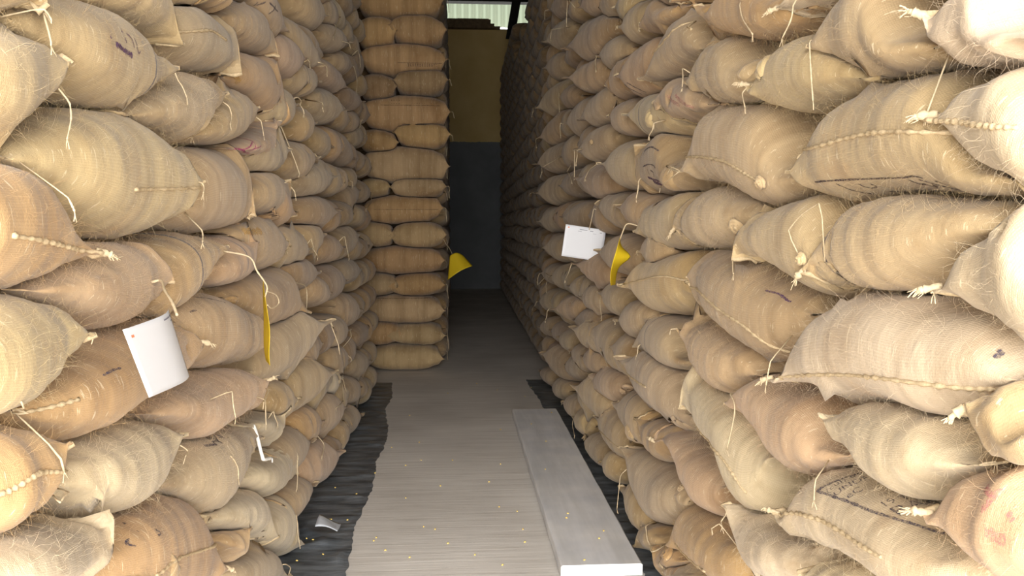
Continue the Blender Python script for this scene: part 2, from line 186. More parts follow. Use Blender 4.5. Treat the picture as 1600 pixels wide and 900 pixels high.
    ["R36","t",3.705,4.273,0.0,[2425,2455,2503,2540,2561,2571,2525,2504,2506],[2415,2381,2351,2340,2351,2372,2443,2482,2496],"tan jute sack in stack beside the plank, eleventh row up, seventh from doorway"],
    ["R37","o",3.111,3.779,0.0,[2321,2330,2351,2373,2395,2483,2479,2416,2390],[2311,2304,2292,2289,2295,2301,2319,2353,2374],"orange-brown jute sack in stack beside the plank, eleventh row up, sixth from doorway"],
    ["R38","o",2.951,3.225,0.0,[2349,2356,2371,2389,2407,2422,2350,2352,2354],[2339,2336,2331,2322,2326,2330,2340,2342,2344],"orange-brown jute sack in stack beside the plank, eleventh row up, fourth from doorway"],
    ["R40","t",6.677,7.453,0.103,[1574,1605,1646,1665,1663,1647,1572,1531,1527],[1564,1519,1469,1434,1418,1416,1476,1507,1517],"tan jute sack in stack beside the plank, seventh row up, twelfth from doorway"],
    ["R41","b",5.151,5.949,0.082,[1566,1597,1638,1663,1666,1658,1592,1558,1556],[1556,1515,1471,1444,1436,1440,1502,1534,1546],"dull brown jute sack in stack beside the plank, seventh row up, ninth from doorway"],
    ["R42","t",4.108,4.881,0.0,[1553,1583,1629,1664,1683,1691,1644,1621,1623],[1543,1509,1477,1465,1473,1492,1562,1600,1613],"tan jute sack in stack beside the plank, seventh row up, seventh from doorway"],
    ["R43","o",3.467,4.26,0.005,[1522,1552,1600,1636,1657,1667,1621,1600,1602],[1512,1478,1448,1437,1447,1468,1539,1578,1592],"orange-brown jute sack in stack beside the plank, seventh row up, sixth from doorway"],
    ["R44","y",2.947,3.769,0.012,[1484,1500,1517,1620,1628,1620,1591,1495,1473],[1474,1459,1425,1401,1392,1395,1410,1433,1453],"yellowish tan jute sack in stack beside the plank, seventh row up, fifth from doorway"],
    ["R45","y",2.347,3.12,0.0,[1571,1569,1584,1604,1623,1628,1601,1577,1484],[1561,1484,1459,1433,1413,1405,1416,1445,1463],"yellowish tan jute sack with frayed tip with a dark stripe behind it"],
    ["R46","y",1.776,2.433,0.0,[1435,1450,1465,1565,1571,1565,1545,1502,1399],[1425,1397,1341,1320,1340,1366,1376,1385,1389],"yellowish tan jute sack with a single long straw-coloured string across it"],
    ["R47","y",1.229,1.933,0.0,[1509,1509,1542,1552,1563,1564,1540,1447,1391],[1499,1484,1456,1415,1368,1351,1351,1375,1381],"yellowish tan jute sack with thin dark stripe round its far end"],
    ["R48","w",1.044,1.389,0.0,[1437,1439,1447,1448,1543,1515,1472,1394,1392],[1427,1401,1370,1333,1316,1326,1347,1372,1382],"pale cream jute sack in stack beside the plank, seventh row up, first from doorway"],
    ["R49","t",2.018,2.891,0.008,[1328,1332,1346,1364,1383,1403,1413,1399,1380],[1218,1199,1157,1110,1114,1144,1165,1201,1238],"tan jute sack with hem seam and faint purple print, drooping near end"],
    ["R50","w",1.205,2.076,0.02,[1269,1270,1343,1357,1361,1343,1262,1105,1106],[1259,1234,1178,1133,1127,1099,1092,1095,1096],"pale cream jute sack with sunlit white flank and small dark tear"],
    ["R51","y",1.061,1.288,0.0,[1235,1232,1234,1228,1216,1282,1263,1234,1205],[1225,1206,1179,1146,1123,1115,1125,1187,1190],"yellowish tan jute sack with crumpled frayed corner"],
    ["R52","w",1.254,1.816,0.0,[1126,1120,1114,1145,1145,1137,1121,1094,1075],[1116,1102,1069,1017,960,951,979,1014,1065],"pale cream smooth jute sack lying right on the sack with boxed dark lettering"],
    ["R53","p",1.778,2.469,0.0,[986,993,1002,1071,1067,1068,1067,990,965],[974,954,914,865,839,892,920,935,950],"pinkish tan jute sack in stack beside the plank, fifth row up, third from doorway"],
    ["R54","p",2.332,3.042,0.0,[1065,1070,1129,1140,1153,1162,1167,1162,1126],[1055,1044,1011,968,926,942,1001,1058,1097],"pinkish tan jute sack in stack beside the plank, fifth row up, fourth from doorway"],
    ["R55","w",2.175,2.982,0.0,[862,861,889,916,930,952,972,976,830],[852,849,679,616,740,746,760,780,808],"pale cream jute sack with long hem seam on its flank"],
    ["R56","p",2.517,3.332,0.0,[684,678,692,698,697,695,678,619,619],[674,666,535,487,525,603,607,609,609],"pinkish tan jute sack with frayed torn corner at its far end"],
    ["R57","w",1.284,2.053,0.0,[878,948,947,952,952,944,895,772,766],[868,847,801,765,752,738,708,708,748],"pale cream jute sack with boxed dark lettering on its upper side"],
    ["R58","p",1.037,1.383,0.0,[1093,1100,1108,1105,1141,1117,1091,1016,1006],[1083,1051,1005,954,919,912,930,952,980],"pinkish tan jute sack with pink stains"],
    ["R59","w",1.885,2.464,0.0,[681,729,718,703,685,666,645,638,636],[666,637,594,541,502,488,533,628,626],"jute sack tinted pale for the strong light on it, in stack beside the plank, third row up, second from doorway"],
    ["R60","o",2.313,3.14,0.0,[441,447,522,510,493,476,443,278,246],[429,400,351,300,276,256,232,226,236],"orange-brown jute sack in stack beside the plank, second row up, first from doorway"],
    ["R61","w",1.605,1.895,0.0,[746,743,745,740,751,740,725,673,671],[736,724,699,671,640,620,617,631,661],"pale cream jute sack in stack beside the plank, third row up, first from doorway"],
    ["R62","g",2.977,3.907,0.032,[523,517,510,500,486,472,456,435,431],[513,397,341,269,206,192,268,416,421],"greyish jute sack with grey ribbed cloth and a pale folded near end"],
    ["R63","t",3.563,4.256,0.0,[590,627,675,703,707,697,619,578,573],[580,532,480,447,437,441,513,550,563],"tan jute sack in stack beside the plank, third row up, fifth from doorway"],
    ["R63b","o",3.104,3.721,0.0,[646,648,706,693,678,661,644,620,612],[636,608,569,521,482,482,498,600,602],"orange-brown jute sack in stack beside the plank, third row up, fourth from doorway"],
    ["R65","o",2.958,3.36,0.0,[258,257,249,257,238,216,193,162,153],[244,233,201,154,107,64,32,142,143],"orange-brown jute sack in stack beside the plank, first row up, third from doorway"],
    ["R66","w",2.79,3.186,0.0,[264,256,249,232,206,181,169,158,156],[254,235,205,165,122,87,65,148,146],"pale cream jute sack in stack beside the plank, first row up, second from doorway"],
    ["R67","t",3.527,4.07,0.0,[168,203,251,281,290,286,218,183,181],[158,114,69,43,39,48,120,158,171],"tan jute sack in stack beside the plank, first row up, fifth from doorway"],
    ["R68","t",3.288,3.702,0.0,[196,194,200,218,206,193,180,36,23],[186,170,137,96,56,22,4,4,13],"tan jute sack in stack beside the plank, first row up, fourth from doorway"],
    ["R69","t",4.509,5.282,0.0,[185,209,241,254,246,228,159,121,118],[175,135,89,55,36,29,77,100,108],"tan jute sack in stack beside the plank, first row up, seventh from doorway"],
    ["R70","t",4.204,4.673,0.0,[229,253,282,291,278,256,182,142,138],[219,179,130,91,68,56,100,121,128],"tan jute sack in stack beside the plank, first row up, sixth from doorway"],
    ["R71","t",5.137,5.731,0.0,[226,250,281,293,284,265,194,156,153],[216,176,129,94,74,66,112,135,143],"tan jute sack in stack beside the plank, first row up, eighth from doorway"],
    ["R72","t",5.504,6.294,0.01,[243,266,294,302,288,263,189,147,143],[233,192,142,102,78,64,107,126,133],"tan jute sack in stack beside the plank, first row up, ninth from doorway"],
    ["R73a","t",7.164,7.963,0.01,[155,167,199,212,205,187,118,81,89],[145,105,59,25,7,4,48,71,79],"tan jute sack in stack beside the plank, first row up, eleventh from doorway"],
    ["R73b","t",6.266,7.051,0.002,[223,246,274,281,268,243,169,128,123],[213,172,122,82,58,44,87,106,113],"tan jute sack in stack beside the plank, first row up, tenth from doorway"],
    ["R74","t",4.438,5.225,0.088,[481,519,569,599,606,599,523,484,481],[471,423,373,343,336,343,418,457,471],"tan jute sack in stack beside the plank, second row up, fourth from doorway"],
    ["R75","t",4.013,4.804,0.008,[389,426,475,504,509,499,422,382,378],[379,331,280,248,239,243,317,354,368],"tan jute sack in stack beside the plank, second row up, third from doorway"],
    ["R76","t",6.209,7.004,0.115,[389,428,481,515,527,525,454,418,416],[379,333,285,259,257,269,349,391,406],"tan jute sack in stack beside the plank, second row up, sixth from doorway"],
    ["R77","t",5.442,6.206,0.0,[538,561,590,599,587,563,490,449,445],[528,487,438,400,377,364,408,428,435],"tan jute sack in stack beside the plank, third row up, ninth from doorway"],
    ["R78","t",5.196,5.967,0.0,[617,644,680,700,701,691,629,596,594],[607,570,528,501,491,492,547,574,584],"tan jute sack in stack beside the plank, third row up, eighth from doorway"],
    ["R79","o",4.549,5.343,0.01,[714,739,771,784,778,760,691,654,651],[704,665,619,585,568,561,609,633,641],"orange-brown jute sack in stack beside the plank, third row up, seventh from doorway"],
    ["R80","p",4.192,4.983,0.0,[653,677,708,719,710,689,617,578,574],[643,603,555,518,498,488,534,556,564],"pinkish tan jute sack with knotted near end"],
    ["R81","g",3.063,3.855,0.075,[782,823,884,931,957,969,910,882,882],[772,728,689,675,687,713,805,855,872],"greyish jute sack with torn hem flap at its lower near end"],
    ["R82","t",4.557,5.34,0.092,[808,837,879,908,920,921,868,841,842],[798,763,727,709,710,722,786,820,832],"tan jute sack in stack beside the plank, fourth row up, sixth from doorway"],
    ["R83","t",4.205,5.003,0.005,[784,826,887,933,959,972,913,884,884],[774,731,691,677,689,716,807,857,874],"tan jute sack in stack beside the plank, fourth row up, fifth from doorway"],
    ["R84","t",3.541,4.27,0.0,[1108,1132,1160,1167,1153,1129,1054,1013,1008],[1098,1058,1008,968,943,930,972,991,998],"tan jute sack in stack beside the plank, fifth row up, sixth from doorway"],
    ["R85","y",3.004,3.781,0.0,[987,993,1006,1097,1114,1115,1084,988,944],[977,965,941,913,891,881,883,902,922],"yellowish tan jute sack with rolled knot at its near end"],
    ["R87","t",2.993,3.814,0.07,[1257,1271,1392,1395,1388,1367,1322,1219,1221],[1247,1225,1178,1143,1124,1122,1157,1198,1211],"tan jute sack with rope-like hem across its middle"],
    ["R88","t",3.314,3.734,0.0,[1416,1442,1477,1494,1493,1480,1416,1382,1380],[1406,1368,1325,1295,1283,1281,1334,1360,1370],"tan jute sack in stack beside the plank, sixth row up, fourth from doorway"],
    ["R89","t",3.877,4.667,0.04,[1333,1361,1403,1431,1442,1443,1389,1362,1362],[1323,1287,1251,1232,1232,1243,1307,1340,1352],"tan jute sack in stack beside the plank, sixth row up, sixth from doorway"],
    ["R90","o",4.409,5.206,0.095,[1215,1244,1288,1319,1333,1336,1285,1259,1260],[1205,1170,1136,1120,1123,1137,1203,1238,1250],"orange-brown jute sack in stack beside the plank, sixth row up, seventh from doorway"],
    ["R91","t",6.287,7.069,0.105,[1325,1355,1396,1420,1423,1414,1346,1311,1309],[1315,1273,1228,1200,1191,1193,1256,1287,1299],"tan jute sack in stack beside the plank, sixth row up, eleventh from doorway"],
    ["R92","t",6.844,7.624,0.052,[1091,1116,1152,1170,1169,1157,1093,1059,1057],[1081,1042,1000,971,959,958,1011,1038,1047],"tan jute sack in stack beside the plank, fifth row up, twelfth from doorway"],
    ["R92b","t",6.197,6.981,0.025,[1116,1146,1184,1203,1200,1184,1111,1072,1068],[1106,1063,1014,979,964,961,1019,1048,1058],"tan jute sack in stack beside the plank, fifth row up, eleventh from doorway"],
    ["R93","t",5.112,5.908,0.022,[1090,1116,1153,1172,1173,1163,1101,1068,1066],[1080,1042,1001,973,963,964,1019,1046,1056],"tan jute sack in stack beside the plank, fifth row up, ninth from doorway"],
    ["R94","t",4.677,5.476,0.008,[1082,1107,1141,1156,1151,1136,1069,1033,1030],[1072,1033,989,957,941,937,987,1011,1020],"tan jute sack in stack beside the plank, fifth row up, eighth from doorway"],
    ["R95","t",4.074,4.773,0.0,[1108,1135,1174,1198,1204,1199,1140,1110,1110],[1098,1061,1022,999,994,999,1058,1089,1100],"tan jute sack in stack beside the plank, fifth row up, seventh from doorway"],
    ["R96","t",7.042,7.84,0.052,[874,899,929,938,924,899,822,779,774],[864,821,770,729,704,690,736,757,764],"tan jute sack in stack beside the plank, fourth row up, eleventh from doorway"],
    ["R97","o",5.346,6.128,0.125,[974,998,1026,1033,1020,995,920,879,874],[964,924,874,834,809,795,838,858,864],"orange-brown jute sack in stack beside the plank, fourth row up, eighth from doorway"],
    ["R98","b",4.872,5.664,0.018,[931,955,985,996,985,964,893,853,850],[921,881,833,796,775,765,811,832,840],"dull brown jute sack in stack beside the plank, fourth row up, seventh from doorway"],
    ["R99","t",7.111,7.888,0.028,[623,646,674,681,668,643,568,527,523],[613,572,522,482,458,444,486,506,513],"tan jute sack in stack beside the plank, third row up, twelfth from doorway"],
    ["R100","b",6.233,7.021,0.032,[663,688,720,733,726,709,640,603,600],[653,614,568,534,516,510,558,581,590],"dull brown jute sack in stack beside the plank, third row up, eleventh from doorway"],
    ["R101","t",5.746,6.536,0.02,[669,694,726,739,732,715,646,609,605],[659,620,574,540,522,516,564,587,595],"tan jute sack in stack beside the plank, third row up, tenth from doorway"],
    ["Lx0","t",2.63,3.15,0.0,[130,173,218,246,252,246,218,173,130],[130,87,42,14,8,14,42,87,130],"tan jute sack in stack over the black sheet, first row up, first from doorway"],
    ["Lx1","o",4.63,5.15,0.0,[130,173,218,246,252,246,218,173,130],[130,87,42,14,8,14,42,87,130],"orange-brown jute sack in stack over the black sheet, first row up, sixth from doorway"],
    ["Lx2","t",5.13,5.65,0.0,[130,173,218,246,252,246,218,173,130],[130,87,42,14,8,14,42,87,130],"tan jute sack in stack over the black sheet, first row up, seventh from doorway"],
    ["Lx3","y",6.63,7.15,0.0,[130,173,218,246,252,246,218,173,130],[130,87,42,14,8,14,42,87,130],"yellowish tan jute sack in stack over the black sheet, first row up, tenth from doorway"],
    ["Lx4","y",7.13,7.65,0.0,[130,173,218,246,252,246,218,173,130],[130,87,42,14,8,14,42,87,130],"yellowish tan jute sack in stack over the black sheet, first row up, eleventh from doorway"],
    ["Lx5","t",5.1,5.62,0.0,[368,411,456,483,490,483,456,411,368],[368,324,279,252,246,252,279,324,368],"tan jute sack in stack over the black sheet, second row up, seventh from doorway"],
    ["Lx6","t",6.6,7.12,0.0,[368,411,456,483,490,483,456,411,368],[368,324,279,252,246,252,279,324,368],"tan jute sack in stack over the black sheet, second row up, tenth from doorway"],
    ["Lx7","t",7.1,7.62,0.0,[368,411,456,483,490,483,456,411,368],[368,324,279,252,246,252,279,324,368],"tan jute sack in stack over the black sheet, second row up, eleventh from doorway"],
    ["Lx8","t",1.63,2.15,0.0,[605,648,693,721,727,721,693,648,605],[605,562,517,489,483,489,517,562,605],"tan jute sack in stack over the black sheet, third row up, first from doorway"],
    ["Lx9","y",4.38,4.9,0.0,[605,648,693,721,727,721,693,648,605],[605,562,517,489,483,489,517,562,605],"yellowish tan jute sack in stack over the black sheet, third row up, fifth from doorway"],
    ["Lx10","b",5.63,6.15,0.0,[605,648,693,721,727,721,693,648,605],[605,562,517,489,483,489,517,562,605],"dull brown jute sack in stack over the black sheet, third row up, eighth from doorway"],
    ["Lx11","o",6.88,7.4,0.0,[605,648,693,721,727,721,693,648,605],[605,562,517,489,483,489,517,562,605],"orange-brown jute sack in stack over the black sheet, third row up, tenth from doorway"],
    ["Lx12","t",7.38,7.9,0.0,[605,648,693,721,727,721,693,648,605],[605,562,517,489,483,489,517,562,605],"tan jute sack in stack over the black sheet, third row up, eleventh from doorway"],
    ["Lx13","t",4.1,4.62,0.0,[842,886,931,958,964,958,931,886,842],[842,799,754,727,720,727,754,799,842],"tan jute sack in stack over the black sheet, fourth row up, sixth from doorway"],
    ["Lx14","b",4.6,5.12,0.0,[842,886,931,958,964,958,931,886,842],[842,799,754,727,720,727,754,799,842],"dull brown jute sack in stack over the black sheet, fourth row up, seventh from doorway"],
    ["Lx15","b",6.35,6.87,0.0,[842,886,931,958,964,958,931,886,842],[842,799,754,727,720,727,754,799,842],"dull brown jute sack in stack over the black sheet, fourth row up, tenth from doorway"],
    ["Lx16","o",6.85,7.37,0.0,[842,886,931,958,964,958,931,886,842],[842,799,754,727,720,727,754,799,842],"orange-brown jute sack in stack over the black sheet, fourth row up, eleventh from doorway"],
    ["Lx17","o",7.35,7.87,0.0,[842,886,931,958,964,958,931,886,842],[842,799,754,727,720,727,754,799,842],"orange-brown jute sack in stack over the black sheet, fourth row up, twelfth from doorway"],
    ["Lx18","t",6.38,6.9,0.0,[1080,1123,1168,1196,1202,1196,1168,1123,1080],[1080,1037,992,964,958,964,992,1037,1080],"tan jute sack in stack over the black sheet, fifth row up, eighth from doorway"],
    ["Lx19","t",6.88,7.4,0.0,[1080,1123,1168,1196,1202,1196,1168,1123,1080],[1080,1037,992,964,958,964,992,1037,1080],"tan jute sack in stack over the black sheet, fifth row up, ninth from doorway"],
    ["Lx20","o",7.38,7.9,0.0,[1080,1123,1168,1196,1202,1196,1168,1123,1080],[1080,1037,992,964,958,964,992,1037,1080],"orange-brown jute sack in stack over the black sheet, fifth row up, tenth from doorway"],
    ["Lx21","t",6.35,6.87,0.0,[1318,1361,1406,1433,1439,1433,1406,1361,1318],[1318,1274,1229,1202,1196,1202,1229,1274,1318],"tan jute sack in stack over the black sheet, sixth row up, tenth from doorway"],
    ["Lx22","t",7.1,7.62,0.0,[1318,1361,1406,1433,1439,1433,1406,1361,1318],[1318,1274,1229,1202,1196,1202,1229,1274,1318],"tan jute sack in stack over the black sheet, sixth row up, twelfth from doorway"],
    ["Lx23","o",5.13,5.65,0.0,[1555,1598,1643,1671,1677,1671,1643,1598,1555],[1555,1512,1467,1439,1433,1439,1467,1512,1555],"orange-brown jute sack in stack over the black sheet, seventh row up, ninth from doorway"],
    ["Lx24","o",7.13,7.65,0.0,[1555,1598,1643,1671,1677,1671,1643,1598,1555],[1555,1512,1467,1439,1433,1439,1467,1512,1555],"orange-brown jute sack in stack over the black sheet, seventh row up, twelfth from doorway"],
    ["Lx25","t",4.85,5.37,0.0,[1792,1836,1881,1908,1914,1908,1881,1836,1792],[1792,1749,1704,1677,1670,1677,1704,1749,1792],"tan jute sack in stack over the black sheet, eighth row up, seventh from doorway"],
    ["Lx26","t",5.35,5.87,0.0,[1792,1836,1881,1908,1914,1908,1881,1836,1792],[1792,1749,1704,1677,1670,1677,1704,1749,1792],"tan jute sack in stack over the black sheet, eighth row up, eighth from doorway"],
    ["Lx27","o",1.13,1.65,0.0,[2030,2073,2118,2146,2152,2146,2118,2073,2030],[2030,1987,1942,1914,1908,1914,1942,1987,2030],"orange-brown jute sack in stack over the black sheet, ninth row up, first from doorway"],
    ["Lx28","o",5.38,5.9,0.0,[2030,2073,2118,2146,2152,2146,2118,2073,2030],[2030,1987,1942,1914,1908,1914,1942,1987,2030],"orange-brown jute sack in stack over the black sheet, ninth row up, eleventh from doorway"],
    ["Lx29","o",6.38,6.9,0.0,[2030,2073,2118,2146,2152,2146,2118,2073,2030],[2030,1987,1942,1914,1908,1914,1942,1987,2030],"orange-brown jute sack in stack over the black sheet, ninth row up, thirteenth from doorway"],
    ["Lx30","t",7.38,7.9,0.0,[2030,2073,2118,2146,2152,2146,2118,2073,2030],[2030,1987,1942,1914,1908,1914,1942,1987,2030],"tan jute sack in stack over the black sheet, ninth row up, fifteenth from doorway"],
    ["Lx31","b",1.35,1.87,0.0,[2267,2311,2356,2383,2389,2383,2356,2311,2267],[2267,2224,2179,2152,2145,2152,2179,2224,2267],"dull brown jute sack in stack over the black sheet, tenth row up, first from doorway"],
    ["Lx32","o",1.85,2.37,0.0,[2267,2311,2356,2383,2389,2383,2356,2311,2267],[2267,2224,2179,2152,2145,2152,2179,2224,2267],"orange-brown jute sack in stack over the black sheet, tenth row up, second from doorway"],
    ["Lx33","y",2.35,2.87,0.0,[2267,2311,2356,2383,2389,2383,2356,2311,2267],[2267,2224,2179,2152,2145,2152,2179,2224,2267],"yellowish tan jute sack in stack over the black sheet, tenth row up, third from doorway"],
    ["Lx34","b",5.35,5.87,0.0,[2267,2311,2356,2383,2389,2383,2356,2311,2267],[2267,2224,2179,2152,2145,2152,2179,2224,2267],"dull brown jute sack in stack over the black sheet, tenth row up, ninth from doorway"],
    ["Lx35","t",5.85,6.37,0.0,[2267,2311,2356,2383,2389,2383,2356,2311,2267],[2267,2224,2179,2152,2145,2152,2179,2224,2267],"tan jute sack in stack over the black sheet, tenth row up, tenth from doorway"],
    ["Lx36","t",7.1,7.62,0.0,[2267,2311,2356,2383,2389,2383,2356,2311,2267],[2267,2224,2179,2152,2145,2152,2179,2224,2267],"tan jute sack in stack over the black sheet, tenth row up, thirteenth from doorway"],
    ["Lx37","t",1.63,2.15,0.0,[2505,2548,2593,2621,2627,2621,2593,2548,2505],[2505,2462,2417,2389,2383,2389,2417,2462,2505],"tan jute sack in stack over the black sheet, eleventh row up, first from doorway"],
    ["Lx38","y",2.13,2.65,0.0,[2505,2548,2593,2621,2627,2621,2593,2548,2505],[2505,2462,2417,2389,2383,2389,2417,2462,2505],"yellowish tan jute sack in stack over the black sheet, eleventh row up, second from doorway"],
    ["Lx39","o",2.63,3.15,0.0,[2505,2548,2593,2621,2627,2621,2593,2548,2505],[2505,2462,2417,2389,2383,2389,2417,2462,2505],"orange-brown jute sack in stack over the black sheet, eleventh row up, third from doorway"],
    ["Lx40","t",3.13,3.65,0.0,[2505,2548,2593,2621,2627,2621,2593,2548,2505],[2505,2462,2417,2389,2383,2389,2417,2462,2505],"tan jute sack in stack over the black sheet, eleventh row up, fourth from doorway"],
    ["Lx41","b",4.63,5.15,0.0,[2505,2548,2593,2621,2627,2621,2593,2548,2505],[2505,2462,2417,2389,2383,2389,2417,2462,2505],"dull brown jute sack in stack over the black sheet, eleventh row up, seventh from doorway"],
    ["Lx42","o",6.88,7.4,0.0,[2505,2548,2593,2621,2627,2621,2593,2548,2505],[2505,2462,2417,2389,2383,2389,2417,2462,2505],"orange-brown jute sack in stack over the black sheet, eleventh row up, tenth from doorway"],
    ["Lx43","t",7.38,7.9,0.0,[2505,2548,2593,2621,2627,2621,2593,2548,2505],[2505,2462,2417,2389,2383,2389,2417,2462,2505],"tan jute sack in stack over the black sheet, eleventh row up, eleventh from doorway"],
    ["Lx44","o",2.35,2.87,0.0,[2742,2786,2831,2858,2864,2858,2831,2786,2742],[2742,2699,2654,2627,2620,2627,2654,2699,2742],"orange-brown jute sack in stack over the black sheet, twelfth row up, first from doorway"],
    ["Lx45","b",2.85,3.37,0.0,[2742,2786,2831,2858,2864,2858,2831,2786,2742],[2742,2699,2654,2627,2620,2627,2654,2699,2742],"dull brown jute sack in stack over the black sheet, twelfth row up, second from doorway"],
    ["Lx46","o",3.85,4.37,0.0,[2742,2786,2831,2858,2864,2858,2831,2786,2742],[2742,2699,2654,2627,2620,2627,2654,2699,2742],"orange-brown jute sack in stack over the black sheet, twelfth row up, third from doorway"],
    ["Lx47","b",6.6,7.12,0.0,[2742,2786,2831,2858,2864,2858,2831,2786,2742],[2742,2699,2654,2627,2620,2627,2654,2699,2742],"dull brown jute sack in stack over the black sheet, twelfth row up, seventh from doorway"],
    ["Lx48","t",7.35,7.87,0.0,[2742,2786,2831,2858,2864,2858,2831,2786,2742],[2742,2699,2654,2627,2620,2627,2654,2699,2742],"tan jute sack in stack over the black sheet, twelfth row up, eighth from doorway"],
    ["Lx49","y",2.63,3.15,0.0,[2980,3023,3068,3096,3102,3096,3068,3023,2980],[2980,2937,2892,2864,2858,2864,2892,2937,2980],"yellowish tan jute sack in stack over the black sheet, thirteenth row up, first from doorway"],
    ["Lx50","y",3.13,3.65,0.0,[2980,3023,3068,3096,3102,3096,3068,3023,2980],[2980,2937,2892,2864,2858,2864,2892,2937,2980],"yellowish tan jute sack in stack over the black sheet, thirteenth row up, second from doorway"],
    ["Lx51","b",4.63,5.15,0.0,[2980,3023,3068,3096,3102,3096,3068,3023,2980],[2980,2937,2892,2864,2858,2864,2892,2937,2980],"dull brown jute sack in stack over the black sheet, thirteenth row up, third from doorway"],
    ["Lx52","o",5.13,5.65,0.0,[2980,3023,3068,3096,3102,3096,3068,3023,2980],[2980,2937,2892,2864,2858,2864,2892,2937,2980],"orange-brown jute sack in stack over the black sheet, thirteenth row up, fourth from doorway"],
    ["Lx53","y",5.88,6.4,0.0,[2980,3023,3068,3096,3102,3096,3068,3023,2980],[2980,2937,2892,2864,2858,2864,2892,2937,2980],"yellowish tan jute sack in stack over the black sheet, thirteenth row up, sixth from doorway"],
    ["Lx54","y",6.38,6.9,0.0,[2980,3023,3068,3096,3102,3096,3068,3023,2980],[2980,2937,2892,2864,2858,2864,2892,2937,2980],"yellowish tan jute sack in stack over the black sheet, thirteenth row up, seventh from doorway"],
    ["Lx55","t",6.88,7.4,0.0,[2980,3023,3068,3096,3102,3096,3068,3023,2980],[2980,2937,2892,2864,2858,2864,2892,2937,2980],"tan jute sack in stack over the black sheet, thirteenth row up, eighth from doorway"],
    ["Lx56","t",4.85,5.37,0.0,[3218,3261,3306,3333,3339,3333,3306,3261,3218],[3218,3174,3129,3102,3096,3102,3129,3174,3218],"tan jute sack in stack over the black sheet, fourteenth row up, first from doorway"],
    ["Lx57","o",5.35,5.87,0.0,[3218,3261,3306,3333,3339,3333,3306,3261,3218],[3218,3174,3129,3102,3096,3102,3129,3174,3218],"orange-brown jute sack in stack over the black sheet, fourteenth row up, second from doorway"],
    ["Lx58","o",5.85,6.37,0.0,[3218,3261,3306,3333,3339,3333,3306,3261,3218],[3218,3174,3129,3102,3096,3102,3129,3174,3218],"orange-brown jute sack in stack over the black sheet, fourteenth row up, third from doorway"],
    ["Lx59","t",6.85,7.37,0.0,[3218,3261,3306,3333,3339,3333,3306,3261,3218],[3218,3174,3129,3102,3096,3102,3129,3174,3218],"tan jute sack in stack over the black sheet, fourteenth row up, fifth from doorway"],
    ["Lx60","t",7.35,7.87,0.0,[3218,3261,3306,3333,3339,3333,3306,3261,3218],[3218,3174,3129,3102,3096,3102,3129,3174,3218],"tan jute sack in stack over the black sheet, fourteenth row up, sixth from doorway"],
    ["Lx61","t",5.63,6.15,0.0,[3455,3498,3543,3571,3577,3571,3543,3498,3455],[3455,3412,3367,3339,3333,3339,3367,3412,3455],"tan jute sack in stack over the black sheet, fifteenth row up, first from doorway"],
    ["Lx62","y",6.13,6.65,0.0,[3455,3498,3543,3571,3577,3571,3543,3498,3455],[3455,3412,3367,3339,3333,3339,3367,3412,3455],"yellowish tan jute sack in stack over the black sheet, fifteenth row up, second from doorway"],
    ["Lx63","o",6.63,7.15,0.0,[3455,3498,3543,3571,3577,3571,3543,3498,3455],[3455,3412,3367,3339,3333,3339,3367,3412,3455],"orange-brown jute sack in stack over the black sheet, fifteenth row up, third from doorway"],
    ["Lx64","b",7.13,7.65,0.0,[3455,3498,3543,3571,3577,3571,3543,3498,3455],[3455,3412,3367,3339,3333,3339,3367,3412,3455],"dull brown jute sack in stack over the black sheet, fifteenth row up, fourth from doorway"],
    ["Rx0","b",2.63,3.15,0.0,[130,173,218,246,252,246,218,173,130],[130,87,42,14,8,14,42,87,130],"dull brown jute sack in stack beside the plank, first row up, first from doorway"],
    ["Rx1","y",5.1,5.62,0.0,[368,411,456,483,490,483,456,411,368],[368,324,279,252,246,252,279,324,368],"yellowish tan jute sack in stack beside the plank, second row up, fifth from doorway"],
    ["Rx2","o",6.85,7.37,0.0,[368,411,456,483,490,483,456,411,368],[368,324,279,252,246,252,279,324,368],"orange-brown jute sack in stack beside the plank, second row up, seventh from doorway"],
    ["Rx3","t",7.35,7.87,0.0,[368,411,456,483,490,483,456,411,368],[368,324,279,252,246,252,279,324,368],"tan jute sack in stack beside the plank, second row up, eighth from doorway"],
    ["Rx4","t",3.85,4.37,0.0,[842,886,931,958,964,958,931,886,842],[842,799,754,727,720,727,754,799,842],"tan jute sack in stack beside the plank, fourth row up, fourth from doorway"],
    ["Rx5","t",6.1,6.62,0.0,[842,886,931,958,964,958,931,886,842],[842,799,754,727,720,727,754,799,842],"tan jute sack in stack beside the plank, fourth row up, ninth from doorway"],
    ["Rx6","y",6.6,7.12,0.0,[842,886,931,958,964,958,931,886,842],[842,799,754,727,720,727,754,799,842],"yellowish tan jute sack in stack beside the plank, fourth row up, tenth from doorway"],
    ["Rx7","t",7.6,8.12,0.0,[842,886,931,958,964,958,931,886,842],[842,799,754,727,720,727,754,799,842],"tan jute sack in stack beside the plank, fourth row up, twelfth from doorway"],
    ["Rx8","y",5.88,6.4,0.0,[1080,1123,1168,1196,1202,1196,1168,1123,1080],[1080,1037,992,964,958,964,992,1037,1080],"yellowish tan jute sack in stack beside the plank, fifth row up, tenth from doorway"],
    ["Rx9","o",7.38,7.9,0.0,[1080,1123,1168,1196,1202,1196,1168,1123,1080],[1080,1037,992,964,958,964,992,1037,1080],"orange-brown jute sack in stack beside the plank, fifth row up, thirteenth from doorway"],
    ["Rx10","t",4.85,5.37,0.0,[1318,1361,1406,1433,1439,1433,1406,1361,1318],[1318,1274,1229,1202,1196,1202,1229,1274,1318],"tan jute sack in stack beside the plank, sixth row up, eighth from doorway"],
